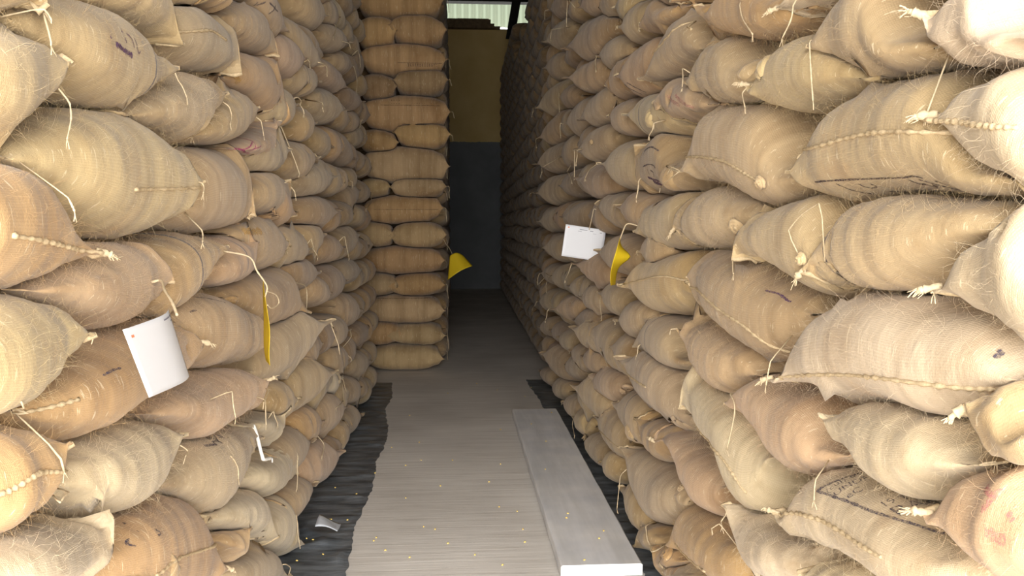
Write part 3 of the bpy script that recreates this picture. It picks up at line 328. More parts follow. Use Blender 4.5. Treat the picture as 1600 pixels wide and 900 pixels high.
    ["Rx11","o",5.35,5.87,0.0,[1318,1361,1406,1433,1439,1433,1406,1361,1318],[1318,1274,1229,1202,1196,1202,1229,1274,1318],"orange-brown jute sack in stack beside the plank, sixth row up, ninth from doorway"],
    ["Rx12","y",5.85,6.37,0.0,[1318,1361,1406,1433,1439,1433,1406,1361,1318],[1318,1274,1229,1202,1196,1202,1229,1274,1318],"yellowish tan jute sack in stack beside the plank, sixth row up, tenth from doorway"],
    ["Rx13","b",6.85,7.37,0.0,[1318,1361,1406,1433,1439,1433,1406,1361,1318],[1318,1274,1229,1202,1196,1202,1229,1274,1318],"dull brown jute sack in stack beside the plank, sixth row up, twelfth from doorway"],
    ["Rx14","o",7.35,7.87,0.0,[1318,1361,1406,1433,1439,1433,1406,1361,1318],[1318,1274,1229,1202,1196,1202,1229,1274,1318],"orange-brown jute sack in stack beside the plank, sixth row up, thirteenth from doorway"],
    ["Rx15","b",4.63,5.15,0.0,[1555,1598,1643,1671,1677,1671,1643,1598,1555],[1555,1512,1467,1439,1433,1439,1467,1512,1555],"dull brown jute sack in stack beside the plank, seventh row up, eighth from doorway"],
    ["Rx16","t",5.88,6.4,0.0,[1555,1598,1643,1671,1677,1671,1643,1598,1555],[1555,1512,1467,1439,1433,1439,1467,1512,1555],"tan jute sack in stack beside the plank, seventh row up, tenth from doorway"],
    ["Rx17","o",6.38,6.9,0.0,[1555,1598,1643,1671,1677,1671,1643,1598,1555],[1555,1512,1467,1439,1433,1439,1467,1512,1555],"orange-brown jute sack in stack beside the plank, seventh row up, eleventh from doorway"],
    ["Rx18","t",7.38,7.9,0.0,[1555,1598,1643,1671,1677,1671,1643,1598,1555],[1555,1512,1467,1439,1433,1439,1467,1512,1555],"tan jute sack in stack beside the plank, seventh row up, thirteenth from doorway"],
    ["Rx19","t",5.1,5.62,0.0,[1792,1836,1881,1908,1914,1908,1881,1836,1792],[1792,1749,1704,1677,1670,1677,1704,1749,1792],"tan jute sack in stack beside the plank, eighth row up, eighth from doorway"],
    ["Rx20","t",7.35,7.87,0.0,[1792,1836,1881,1908,1914,1908,1881,1836,1792],[1792,1749,1704,1677,1670,1677,1704,1749,1792],"tan jute sack in stack beside the plank, eighth row up, eleventh from doorway"],
    ["Rx21","o",1.13,1.65,0.0,[2030,2073,2118,2146,2152,2146,2118,2073,2030],[2030,1987,1942,1914,1908,1914,1942,1987,2030],"orange-brown jute sack in stack beside the plank, ninth row up, first from doorway"],
    ["Rx22","b",5.13,5.65,0.0,[2030,2073,2118,2146,2152,2146,2118,2073,2030],[2030,1987,1942,1914,1908,1914,1942,1987,2030],"dull brown jute sack in stack beside the plank, ninth row up, tenth from doorway"],
    ["Rx23","b",7.38,7.9,0.0,[2030,2073,2118,2146,2152,2146,2118,2073,2030],[2030,1987,1942,1914,1908,1914,1942,1987,2030],"dull brown jute sack in stack beside the plank, ninth row up, thirteenth from doorway"],
    ["Rx24","t",1.35,1.87,0.0,[2267,2311,2356,2383,2389,2383,2356,2311,2267],[2267,2224,2179,2152,2145,2152,2179,2224,2267],"tan jute sack in stack beside the plank, tenth row up, first from doorway"],
    ["Rx25","t",1.85,2.37,0.0,[2267,2311,2356,2383,2389,2383,2356,2311,2267],[2267,2224,2179,2152,2145,2152,2179,2224,2267],"tan jute sack in stack beside the plank, tenth row up, second from doorway"],
    ["Rx26","o",4.1,4.62,0.0,[2267,2311,2356,2383,2389,2383,2356,2311,2267],[2267,2224,2179,2152,2145,2152,2179,2224,2267],"orange-brown jute sack in stack beside the plank, tenth row up, sixth from doorway"],
    ["Rx27","t",6.1,6.62,0.0,[2267,2311,2356,2383,2389,2383,2356,2311,2267],[2267,2224,2179,2152,2145,2152,2179,2224,2267],"tan jute sack in stack beside the plank, tenth row up, ninth from doorway"],
    ["Rx28","o",7.1,7.62,0.0,[2267,2311,2356,2383,2389,2383,2356,2311,2267],[2267,2224,2179,2152,2145,2152,2179,2224,2267],"orange-brown jute sack in stack beside the plank, tenth row up, eleventh from doorway"],
    ["Rx29","y",7.6,8.12,0.0,[2267,2311,2356,2383,2389,2383,2356,2311,2267],[2267,2224,2179,2152,2145,2152,2179,2224,2267],"yellowish tan jute sack in stack beside the plank, tenth row up, twelfth from doorway"],
    ["Rx30","t",1.63,2.15,0.0,[2505,2548,2593,2621,2627,2621,2593,2548,2505],[2505,2462,2417,2389,2383,2389,2417,2462,2505],"tan jute sack in stack beside the plank, eleventh row up, first from doorway"],
    ["Rx31","t",2.13,2.65,0.0,[2505,2548,2593,2621,2627,2621,2593,2548,2505],[2505,2462,2417,2389,2383,2389,2417,2462,2505],"tan jute sack in stack beside the plank, eleventh row up, second from doorway"],
    ["Rx32","o",2.63,3.15,0.0,[2505,2548,2593,2621,2627,2621,2593,2548,2505],[2505,2462,2417,2389,2383,2389,2417,2462,2505],"orange-brown jute sack in stack beside the plank, eleventh row up, third from doorway"],
    ["Rx33","t",3.13,3.65,0.0,[2505,2548,2593,2621,2627,2621,2593,2548,2505],[2505,2462,2417,2389,2383,2389,2417,2462,2505],"tan jute sack in stack beside the plank, eleventh row up, fifth from doorway"],
    ["Rx34","o",5.38,5.9,0.0,[2505,2548,2593,2621,2627,2621,2593,2548,2505],[2505,2462,2417,2389,2383,2389,2417,2462,2505],"orange-brown jute sack in stack beside the plank, eleventh row up, tenth from doorway"],
    ["Rx35","o",7.38,7.9,0.0,[2505,2548,2593,2621,2627,2621,2593,2548,2505],[2505,2462,2417,2389,2383,2389,2417,2462,2505],"orange-brown jute sack in stack beside the plank, eleventh row up, thirteenth from doorway"],
    ["Rx36","t",2.35,2.87,0.0,[2742,2786,2831,2858,2864,2858,2831,2786,2742],[2742,2699,2654,2627,2620,2627,2654,2699,2742],"tan jute sack in stack beside the plank, twelfth row up, first from doorway"],
    ["Rx37","o",2.85,3.37,0.0,[2742,2786,2831,2858,2864,2858,2831,2786,2742],[2742,2699,2654,2627,2620,2627,2654,2699,2742],"orange-brown jute sack in stack beside the plank, twelfth row up, second from doorway"],
    ["Rx38","o",3.35,3.87,0.0,[2742,2786,2831,2858,2864,2858,2831,2786,2742],[2742,2699,2654,2627,2620,2627,2654,2699,2742],"orange-brown jute sack in stack beside the plank, twelfth row up, third from doorway"],
    ["Rx39","o",3.85,4.37,0.0,[2742,2786,2831,2858,2864,2858,2831,2786,2742],[2742,2699,2654,2627,2620,2627,2654,2699,2742],"orange-brown jute sack in stack beside the plank, twelfth row up, fourth from doorway"],
    ["Rx40","t",4.35,4.87,0.0,[2742,2786,2831,2858,2864,2858,2831,2786,2742],[2742,2699,2654,2627,2620,2627,2654,2699,2742],"tan jute sack in stack beside the plank, twelfth row up, sixth from doorway"],
    ["Rx41","y",5.35,5.87,0.0,[2742,2786,2831,2858,2864,2858,2831,2786,2742],[2742,2699,2654,2627,2620,2627,2654,2699,2742],"yellowish tan jute sack in stack beside the plank, twelfth row up, eighth from doorway"],
    ["Rx42","b",5.85,6.37,0.0,[2742,2786,2831,2858,2864,2858,2831,2786,2742],[2742,2699,2654,2627,2620,2627,2654,2699,2742],"dull brown jute sack in stack beside the plank, twelfth row up, ninth from doorway"],
    ["Rx43","t",7.1,7.62,0.0,[2742,2786,2831,2858,2864,2858,2831,2786,2742],[2742,2699,2654,2627,2620,2627,2654,2699,2742],"tan jute sack in stack beside the plank, twelfth row up, eleventh from doorway"],
    ["Rx44","o",7.6,8.12,0.0,[2742,2786,2831,2858,2864,2858,2831,2786,2742],[2742,2699,2654,2627,2620,2627,2654,2699,2742],"orange-brown jute sack in stack beside the plank, twelfth row up, twelfth from doorway"],
    ["Rx45","b",2.63,3.15,0.0,[2980,3023,3068,3096,3102,3096,3068,3023,2980],[2980,2937,2892,2864,2858,2864,2892,2937,2980],"dull brown jute sack in stack beside the plank, thirteenth row up, first from doorway"],
    ["Rx46","t",3.13,3.65,0.0,[2980,3023,3068,3096,3102,3096,3068,3023,2980],[2980,2937,2892,2864,2858,2864,2892,2937,2980],"tan jute sack in stack beside the plank, thirteenth row up, second from doorway"],
    ["Rx47","y",4.13,4.65,0.0,[2980,3023,3068,3096,3102,3096,3068,3023,2980],[2980,2937,2892,2864,2858,2864,2892,2937,2980],"yellowish tan jute sack in stack beside the plank, thirteenth row up, third from doorway"],
    ["Rx48","o",4.63,5.15,0.0,[2980,3023,3068,3096,3102,3096,3068,3023,2980],[2980,2937,2892,2864,2858,2864,2892,2937,2980],"orange-brown jute sack in stack beside the plank, thirteenth row up, fourth from doorway"],
    ["Rx49","t",5.13,5.65,0.0,[2980,3023,3068,3096,3102,3096,3068,3023,2980],[2980,2937,2892,2864,2858,2864,2892,2937,2980],"tan jute sack in stack beside the plank, thirteenth row up, sixth from doorway"],
    ["Rx50","o",7.13,7.65,0.0,[2980,3023,3068,3096,3102,3096,3068,3023,2980],[2980,2937,2892,2864,2858,2864,2892,2937,2980],"orange-brown jute sack in stack beside the plank, thirteenth row up, ninth from doorway"],
    ["Rx51","y",2.85,3.37,0.0,[3218,3261,3306,3333,3339,3333,3306,3261,3218],[3218,3174,3129,3102,3096,3102,3129,3174,3218],"yellowish tan jute sack in stack beside the plank, fourteenth row up, first from doorway"],
    ["Rx52","b",4.85,5.37,0.0,[3218,3261,3306,3333,3339,3333,3306,3261,3218],[3218,3174,3129,3102,3096,3102,3129,3174,3218],"dull brown jute sack in stack beside the plank, fourteenth row up, second from doorway"],
    ["Rx53","t",5.35,5.87,0.0,[3218,3261,3306,3333,3339,3333,3306,3261,3218],[3218,3174,3129,3102,3096,3102,3129,3174,3218],"tan jute sack in stack beside the plank, fourteenth row up, third from doorway"],
    ["Rx54","o",5.85,6.37,0.0,[3218,3261,3306,3333,3339,3333,3306,3261,3218],[3218,3174,3129,3102,3096,3102,3129,3174,3218],"orange-brown jute sack in stack beside the plank, fourteenth row up, fourth from doorway"],
    ["Rx55","b",6.85,7.37,0.0,[3218,3261,3306,3333,3339,3333,3306,3261,3218],[3218,3174,3129,3102,3096,3102,3129,3174,3218],"dull brown jute sack in stack beside the plank, fourteenth row up, sixth from doorway"],
    ["Rx56","t",7.35,7.87,0.0,[3218,3261,3306,3333,3339,3333,3306,3261,3218],[3218,3174,3129,3102,3096,3102,3129,3174,3218],"tan jute sack in stack beside the plank, fourteenth row up, seventh from doorway"],
    ["Rx57","o",5.63,6.15,0.0,[3455,3498,3543,3571,3577,3571,3543,3498,3455],[3455,3412,3367,3339,3333,3339,3367,3412,3455],"orange-brown jute sack in stack beside the plank, fifteenth row up, first from doorway"],
    ["Rx58","t",6.13,6.65,0.0,[3455,3498,3543,3571,3577,3571,3543,3498,3455],[3455,3412,3367,3339,3333,3339,3367,3412,3455],"tan jute sack in stack beside the plank, fifteenth row up, second from doorway"],
    ["Rx59","y",6.63,7.15,0.0,[3455,3498,3543,3571,3577,3571,3543,3498,3455],[3455,3412,3367,3339,3333,3339,3367,3412,3455],"yellowish tan jute sack in stack beside the plank, fifteenth row up, third from doorway"],
    ["Rx60","t",7.13,7.65,0.0,[3455,3498,3543,3571,3577,3571,3543,3498,3455],[3455,3412,3367,3339,3333,3339,3367,3412,3455],"tan jute sack in stack beside the plank, fifteenth row up, fourth from doorway"],
]
TAILS = [
    ["L1",[[-0.753,2.366,1.894],[-0.746,2.387,1.877],[-0.739,2.401,1.849]]],
    ["L2",[[-0.748,1.702,1.743],[-0.741,1.69,1.704],[-0.734,1.654,1.661]]],
    ["L93",[[-0.753,1.605,1.901],[-0.746,1.637,1.878],[-0.739,1.616,1.827]]],
    ["L45",[[-0.753,2.885,1.9],[-0.746,2.895,1.865],[-0.739,2.848,1.828]]],
    ["L45",[[-0.75,2.625,1.796],[-0.743,2.643,1.755],[-0.736,2.663,1.722]]],
    ["L3",[[-0.704,2.402,1.616],[-0.698,2.396,1.6],[-0.692,2.367,1.585]]],
    ["L3",[[-0.703,1.574,1.552],[-0.696,1.576,1.535],[-0.69,1.573,1.523]]],
    ["L9",[[-0.741,2.506,1.487],[-0.734,2.494,1.466],[-0.727,2.464,1.448]]],
    ["L46",[[-0.753,3.35,1.909],[-0.746,3.348,1.874],[-0.739,3.335,1.843]]],
    ["L11",[[-0.747,3.789,1.685],[-0.74,3.918,1.676],[-0.733,3.934,1.624]]],
    ["L20",[[-0.752,4.214,1.872],[-0.744,4.218,1.816],[-0.736,4.061,1.738]]],
    ["L30",[[-0.76,4.533,2.382],[-0.753,4.53,2.358],[-0.746,4.466,2.323]]],
    ["L32",[[-0.73,4.748,2.39],[-0.724,4.895,2.396],[-0.717,4.865,2.352]]],
    ["L25",[[-0.76,4.163,2.12],[-0.753,4.262,2.103],[-0.745,4.265,2.047]]],
    ["L27",[[-0.67,4.353,2.121],[-0.663,4.35,2.101],[-0.656,4.284,2.079]]],
    ["L34",[[-0.77,6.627,2.721],[-0.762,6.756,2.636],[-0.752,6.614,2.514]]],
    ["L37",[[-0.7,5.788,2.723],[-0.693,5.793,2.682],[-0.688,6.008,2.708]]],
    ["L38",[[-0.784,6.984,2.926],[-0.777,7.1,2.887],[-0.768,7.062,2.807]]],
    ["L36",[[-0.781,5.733,2.819],[-0.773,5.639,2.756],[-0.765,5.489,2.691]]],
    ["L28",[[-0.768,7.196,2.385],[-0.76,7.169,2.334],[-0.752,7.088,2.272]]],
    ["L19",[[-0.752,7.73,1.85],[-0.742,7.736,1.734],[-0.733,7.021,1.622]]],
    ["L16",[[-0.751,6.095,1.844],[-0.745,6.185,1.817],[-0.737,6.158,1.774]]],
    ["L29",[[-0.763,7.342,2.245],[-0.756,7.365,2.187],[-0.748,7.449,2.139]]],
    ["L5",[[-0.734,1.756,1.266],[-0.728,1.777,1.252],[-0.721,1.789,1.221]]],
    ["L64",[[-0.723,2.244,0.902],[-0.717,2.249,0.89],[-0.711,2.209,0.889]]],
    ["L66",[[-0.657,2.477,1.018],[-0.649,2.452,0.977],[-0.642,2.449,0.936]]],
    ["L66",[[-0.654,2.949,0.92],[-0.647,2.88,0.911],[-0.641,2.802,0.901]]],
    ["L66",[[-0.653,2.885,0.901],[-0.646,2.85,0.869],[-0.639,2.822,0.822]]],
    ["L77",[[-0.719,3.304,0.768],[-0.712,3.293,0.744],[-0.705,3.315,0.708]]],
    ["L76",[[-0.715,3.068,0.648],[-0.709,3.078,0.631],[-0.702,3.186,0.607]]],
    ["L76",[[-0.719,2.669,0.761],[-0.711,2.698,0.715],[-0.704,2.698,0.676]]],
    ["L78",[[-0.709,3.716,0.448],[-0.702,3.684,0.393],[-0.694,3.625,0.348]]],
    ["L80",[[-0.706,4.433,0.34],[-0.699,4.407,0.312],[-0.693,4.299,0.294]]],
    ["L72",[[-0.711,5.314,0.493],[-0.702,5.359,0.397],[-0.697,4.859,0.425]]],
    ["L67",[[-0.585,4.121,0.965],[-0.577,4.129,0.916],[-0.57,4.118,0.877]]],
    ["L68",[[-0.707,5.756,0.797],[-0.699,5.637,0.703],[-0.69,5.552,0.607]]],
    ["L67",[[-0.586,2.995,0.986],[-0.579,2.968,0.956],[-0.572,2.943,0.938]]],
    ["L56",[[-0.731,3.733,1.237],[-0.723,4.101,1.192],[-0.713,4.025,1.041]]],
    ["L50",[[-0.738,3.844,1.39],[-0.731,3.824,1.376],[-0.725,3.82,1.364]]],
    ["L51",[[-0.739,4.366,1.434],[-0.732,4.376,1.391],[-0.724,4.482,1.324]]],
    ["L53",[[-0.712,5.462,1.438],[-0.703,5.485,1.363],[-0.695,5.54,1.281]]],
    ["L84",[[-0.668,6.154,0.053],[-0.66,6.16,-0.012],[-0.652,6.21,-0.083]]],
    ["L5",[[-0.731,1.464,1.182],[-0.724,1.52,1.146],[-0.715,1.546,1.047]]],
    ["L64",[[-0.726,1.596,0.998],[-0.72,1.538,0.993],[-0.712,1.482,0.948]]],
    ["L87",[[-0.703,3.6,0.233],[-0.695,3.61,0.172],[-0.687,3.618,0.097]]],
    ["L91",[[-0.699,3.363,0.116],[-0.692,3.451,0.058],[-0.684,3.502,-0.004]]],
    ["R1",[[0.822,1.445,1.807],[0.816,1.424,1.769],[0.809,1.425,1.737]]],
    ["R2",[[0.823,1.917,1.937],[0.816,1.886,1.851],[0.81,1.856,1.777]]],
    ["R6",[[0.823,3.006,2.069],[0.817,2.972,2.024],[0.811,2.956,1.986]]],
    ["R5",[[0.822,2.351,1.895],[0.816,2.342,1.865],[0.81,2.301,1.824]]],
    ["R37",[[0.825,3.746,2.408],[0.819,3.853,2.414],[0.813,3.865,2.39]]],
    ["R36",[[0.826,4.303,2.487],[0.82,4.34,2.482],[0.814,4.342,2.457]]],
    ["R28",[[0.685,3.682,2.284],[0.679,3.695,2.278],[0.673,3.708,2.27]]],
    ["R27",[[0.826,4.905,2.477],[0.82,4.866,2.425],[0.813,4.805,2.385]]],
    ["R18",[[0.824,5.692,2.504],[0.817,5.673,2.415],[0.81,5.157,2.302]]],
    ["R33",[[0.756,6.969,3.27],[0.749,6.959,3.231],[0.743,6.9,3.181]]],
    ["R34",[[0.772,5.716,3.031],[0.765,5.697,2.941],[0.759,5.677,2.843]]],
    ["R31",[[0.721,6.252,2.94],[0.715,6.196,2.895],[0.709,6.181,2.851]]],
    ["R17",[[0.686,7.34,2.515],[0.68,7.213,2.465],[0.674,7.265,2.439]]],
    ["R17",[[0.686,6.447,2.518],[0.68,6.431,2.453],[0.673,6.416,2.398]]],
    ["R18",[[0.824,6.601,2.554],[0.817,6.546,2.471],[0.811,6.451,2.374]]],
    ["R20",[[0.714,7.28,2.243],[0.708,7.273,2.215],[0.702,7.152,2.165]]],
    ["R19",[[0.759,5.966,2.228],[0.753,5.951,2.181],[0.747,5.863,2.118]]],
    ["R11",[[0.762,4.478,1.816],[0.756,4.654,1.804],[0.75,4.773,1.76]]],
    ["R16",[[0.743,5.285,1.973],[0.737,5.267,1.923],[0.73,5.25,1.886]]],
    ["R16",[[0.743,5.061,1.953],[0.736,4.991,1.909],[0.73,4.999,1.864]]],
    ["R14",[[0.683,6.541,1.95],[0.676,6.432,1.903],[0.67,6.468,1.876]]],
    ["R15",[[0.822,6.113,1.884],[0.816,5.93,1.855],[0.81,5.753,1.796]]],
    ["R13",[[0.682,7.339,1.775],[0.676,7.396,1.772],[0.67,7.456,1.763]]],
    ["R10",[[0.821,3.689,1.699],[0.815,3.672,1.656],[0.809,3.681,1.614]]],
    ["R9",[[0.806,3.13,1.73],[0.8,3.152,1.695],[0.794,3.183,1.64]]],
    ["R23",[[0.797,3.316,1.908],[0.791,3.31,1.877],[0.785,3.349,1.855]]],
    ["R44",[[0.807,3.735,1.491],[0.801,3.747,1.477],[0.795,3.759,1.462]]],
    ["R46",[[0.82,1.8,1.554],[0.814,1.913,1.521],[0.808,1.994,1.473]]],
    ["R46",[[0.819,2.421,1.386],[0.813,2.391,1.369],[0.807,2.361,1.356]]],
    ["R48",[[0.819,1.382,1.381],[0.813,1.382,1.365],[0.807,1.388,1.349]]],
    ["R49",[[0.81,2.067,1.156],[0.804,2.067,1.123],[0.798,2.066,1.086]]],
    ["R53",[[0.817,2.414,1.002],[0.811,2.336,0.962],[0.804,2.376,0.833]]],
    ["R53",[[0.817,1.8,0.927],[0.81,1.791,0.905],[0.804,1.779,0.88]]],
    ["R59",[[0.815,2.462,0.612],[0.809,2.436,0.597],[0.803,2.405,0.587]]],
    ["R60",[[0.814,2.453,0.581],[0.808,2.483,0.56],[0.802,2.502,0.545]]],
    ["R62",[[0.78,3.819,0.327],[0.774,3.829,0.24],[0.767,3.837,0.141]]],
    ["R68",[[0.812,3.446,0.223],[0.806,3.369,0.168],[0.8,3.251,0.152]]],
    ["R71",[[0.812,5.702,0.136],[0.806,5.594,0.103],[0.799,5.459,0.08]]],
    ["R72",[[0.802,6.262,0.128],[0.796,6.252,0.1],[0.789,6.241,0.073]]],
    ["R80",[[0.814,4.959,0.569],[0.808,4.945,0.548],[0.802,4.906,0.524]]],
    ["R78",[[0.815,5.938,0.589],[0.808,5.96,0.557],[0.802,5.913,0.523]]],
    ["R83",[[0.811,4.494,0.851],[0.805,4.574,0.767],[0.798,4.615,0.662]]],
    ["R84",[[0.817,4.232,0.965],[0.811,4.234,0.938],[0.804,4.199,0.903]]],
    ["R83",[[0.811,4.978,0.88],[0.805,4.988,0.863],[0.799,4.973,0.841]]],
    ["R95",[[0.818,4.642,1.085],[0.811,4.583,1.036],[0.805,4.505,0.988]]],
    ["R90",[[0.724,5.177,1.252],[0.717,5.188,1.199],[0.711,5.32,1.138]]],
    ["R92",[[0.765,7.585,1.049],[0.758,7.577,0.973],[0.752,7.569,0.892]]],
    ["R92b",[[0.793,7.196,1.111],[0.786,7.133,1.015],[0.78,7.022,0.93]]],
    ["R96",[[0.763,7.8,0.733],[0.757,7.926,0.709],[0.751,7.992,0.684]]],
    ["R97",[[0.691,6.178,0.854],[0.685,6.163,0.807],[0.679,6.194,0.779]]],
    ["R54",[[0.818,3.027,1.125],[0.812,3.041,1.116],[0.806,3.045,1.106]]],
    ["R85",[[0.817,3.643,0.958],[0.811,3.627,0.931],[0.804,3.611,0.911]]],
    ["R87",[[0.748,2.775,1.228],[0.742,2.861,1.2],[0.736,2.802,1.195]]],
    ["R87",[[0.748,2.548,1.24],[0.742,2.533,1.226],[0.736,2.518,1.211]]],
    ["R7",[[0.814,2.379,2.133],[0.807,2.33,2.075],[0.801,2.228,2.007]]],
    ["R8",[[0.823,2.012,2.038],[0.817,2.01,1.995],[0.811,2.048,1.958]]],
    ["R52",[[0.818,1.314,1.186],[0.812,1.285,1.166],[0.806,1.257,1.153]]],
]
MARKS = [
    ["L1","purple","handwritten_mark",9,[[1.932,1.896],[1.952,1.896],[1.975,1.892],[2.0,1.892],[2.029,1.89]]],
    ["L1","purple","handwritten_mark",6,[[1.945,1.896],[1.962,1.894],[1.978,1.89]]],
    ["L1","purple","handwritten_mark",4,[[1.995,1.924],[1.997,1.918],[2.0,1.913]]],
    ["L1","purple","handwritten_mark",4,[[2.015,1.938],[2.036,1.934],[2.042,1.924],[2.047,1.911]]],
    ["L1","purple","handwritten_mark",4,[[2.063,1.938],[2.069,1.929],[2.071,1.921],[2.077,1.906],[2.089,1.913]]],
    ["L1","purple","handwritten_mark",4,[[1.911,1.909],[1.917,1.905]]],
    ["L1","purple","handwritten_mark",4,[[1.986,1.939],[1.993,1.936]]],
    ["L44","ink","printed_mark",7,[[3.556,2.395],[3.624,2.392],[3.696,2.394]]],
    ["L44","ink","printed_mark",6,[[3.657,2.432],[3.728,2.429],[3.805,2.431]]],
    ["L44","ink","printed_mark",5,[[3.62,2.425],[3.553,2.385]]],
    ["L44","ink","printed_mark",5,[[3.758,2.447],[3.683,2.391]]],
    ["L76","ink","printed_mark",7,[[2.556,0.881],[2.605,0.853],[2.649,0.825],[2.687,0.796]]],
    ["L76","ink","printed_mark",5,[[2.623,0.872],[2.68,0.838],[2.726,0.805]]],
    ["L76","ink","printed_mark",5,[[2.692,0.86],[2.747,0.83],[2.794,0.796]]],
    ["L76","ink","printed_mark",5,[[2.809,0.827],[2.884,0.791],[2.963,0.75]]],
    ["L76","ink","printed_mark",5,[[2.772,0.838],[2.732,0.833]]],
    ["L61","ink","ink_scrawl",5,[[2.483,1.282],[2.543,1.272],[2.625,1.257],[2.705,1.243]]],
    ["L61","ink","ink_scrawl",3,[[2.583,1.28],[2.661,1.266],[2.764,1.242]]],
    ["L62","ink","ink_scrawl",4,[[1.818,1.176],[1.852,1.18],[1.892,1.179]]],
    ["L47","magenta","ink_stain",7,[[3.152,1.777],[3.227,1.774],[3.297,1.773]]],
    ["L47","magenta","ink_stain",4,[[3.076,1.761],[3.16,1.773],[3.23,1.786],[3.296,1.814]]],
    ["L47","magenta","ink_stain",3,[[3.197,1.767],[3.269,1.785],[3.345,1.804]]],
    ["L47","magenta","ink_stain",3,[[3.245,1.766],[3.28,1.788],[3.31,1.833]]],
    ["L89","ink","printed_mark",6,[[1.91,0.812],[1.927,0.796]]],
    ["L89","ink","printed_mark",4,[[1.979,0.802],[1.988,0.789]]],
    ["L89","ink","printed_mark",4,[[2.033,0.757],[2.047,0.742],[2.026,0.743]]],
    ["L89","ink","printed_mark",4,[[1.938,0.771],[1.918,0.767],[1.935,0.754]]],
    ["L89","ink","printed_mark",3,[[1.894,0.78],[1.878,0.775]]],
    ["L50","ochre","stitched_patch",22,[[3.161,1.474],[3.239,1.471],[3.322,1.473]]],
    ["L48","ochre","stain",20,[[3.071,2.06],[3.156,2.049],[3.225,2.025]]],
    ["R4","darkink","printed_mark",4,[[1.921,1.599],[1.834,1.598],[1.743,1.596],[1.647,1.593],[1.56,1.59],[1.515,1.59],[1.488,1.585]]],
    ["R4","darkink","printed_mark",4,[[1.818,1.591],[1.802,1.582],[1.782,1.573],[1.746,1.565]]],
    ["R4","darkink","printed_mark",4,[[1.739,1.587],[1.727,1.579],[1.71,1.577],[1.694,1.579],[1.697,1.585]]],
    ["R4","darkink","printed_mark",6,[[1.693,1.569],[1.668,1.567]]],
    ["R4","darkink","printed_mark",6,[[1.555,1.586],[1.541,1.577],[1.523,1.576],[1.505,1.57],[1.49,1.573]]],
    ["R4","darkink","printed_mark",6,[[1.512,1.584],[1.492,1.577],[1.47,1.569],[1.455,1.561]]],
    ["R4","darkink","printed_mark",4,[[1.463,1.579],[1.44,1.568]]],
    ["R4","darkink","printed_mark",9,[[1.775,1.559],[1.739,1.552],[1.697,1.556],[1.652,1.561]]],
    ["R10","ink","ink_smudge",5,[[3.624,1.799],[3.532,1.818],[3.432,1.817],[3.366,1.796]]],
    ["R10","ink","ink_smudge",4,[[3.596,1.747],[3.504,1.751],[3.404,1.742],[3.361,1.726]]],
    ["R10","ink","ink_smudge",5,[[3.525,1.734],[3.512,1.711]]],
    ["R10","ink","ink_smudge",5,[[3.468,1.725],[3.423,1.712],[3.455,1.697]]],
    ["R10","purple","ink_smudge",16,[[3.521,1.68],[3.387,1.657],[3.263,1.641]]],
    ["R10","purple","ink_smudge",9,[[3.557,1.7],[3.465,1.685],[3.367,1.674]]],
    ["R26","ink","printed_mark",5,[[3.996,2.166],[3.908,2.128],[3.851,2.098]]],
    ["R26","ink","printed_mark",5,[[3.925,2.163],[3.84,2.126],[3.785,2.097]]],
    ["R26","ink","printed_mark",4,[[4.084,2.171],[4.022,2.137]]],
    ["R28","ink","ink_smudge",4,[[6.294,2.769],[6.262,2.805],[6.092,2.797],[5.867,2.759],[5.656,2.701],[5.513,2.642]]],
    ["R28","ink","ink_smudge",22,[[5.958,2.729],[5.8,2.679],[5.623,2.635]]],
    ["R49","purple","faint_print",5,[[2.248,1.367],[2.173,1.36],[2.102,1.351]]],
    ["R49","purple","faint_print",4,[[2.175,1.334],[2.11,1.342],[2.059,1.337]]],
    ["R50","ink","small_tear",6,[[1.298,1.293],[1.291,1.288],[1.292,1.281]]],
    ["R57","ink","printed_border",6,[[1.821,0.886],[1.803,0.908],[1.785,0.93],[1.759,0.954]]],
    ["R57","ink","printed_border",5,[[1.821,0.886],[1.748,0.898],[1.675,0.907],[1.612,0.914],[1.544,0.922],[1.483,0.928],[1.431,0.931],[1.386,0.937]]],
    ["R57","ink","printed_border",5,[[1.386,0.937],[1.373,0.948],[1.361,0.962]]],
    ["R58","pink","stain",10,[[1.241,1.084],[1.224,1.083],[1.208,1.08]]],
    ["R58","pink","stain",8,[[1.197,1.093],[1.207,1.069],[1.215,1.051]]],
    ["R58","pink","stain",14,[[1.201,1.025],[1.18,1.025],[1.16,1.025]]],
    ["R58","pink","stain",10,[[1.197,1.113],[1.176,1.122],[1.156,1.132]]],
    ["R58","pink","stain",8,[[1.172,1.066],[1.159,1.056]]],
    ["R24","pink","stain",12,[[3.233,1.996],[3.138,1.963],[3.048,1.936]]],
    ["R24","pink","stain",10,[[3.104,1.982],[3.015,1.941],[2.932,1.911]]],
]
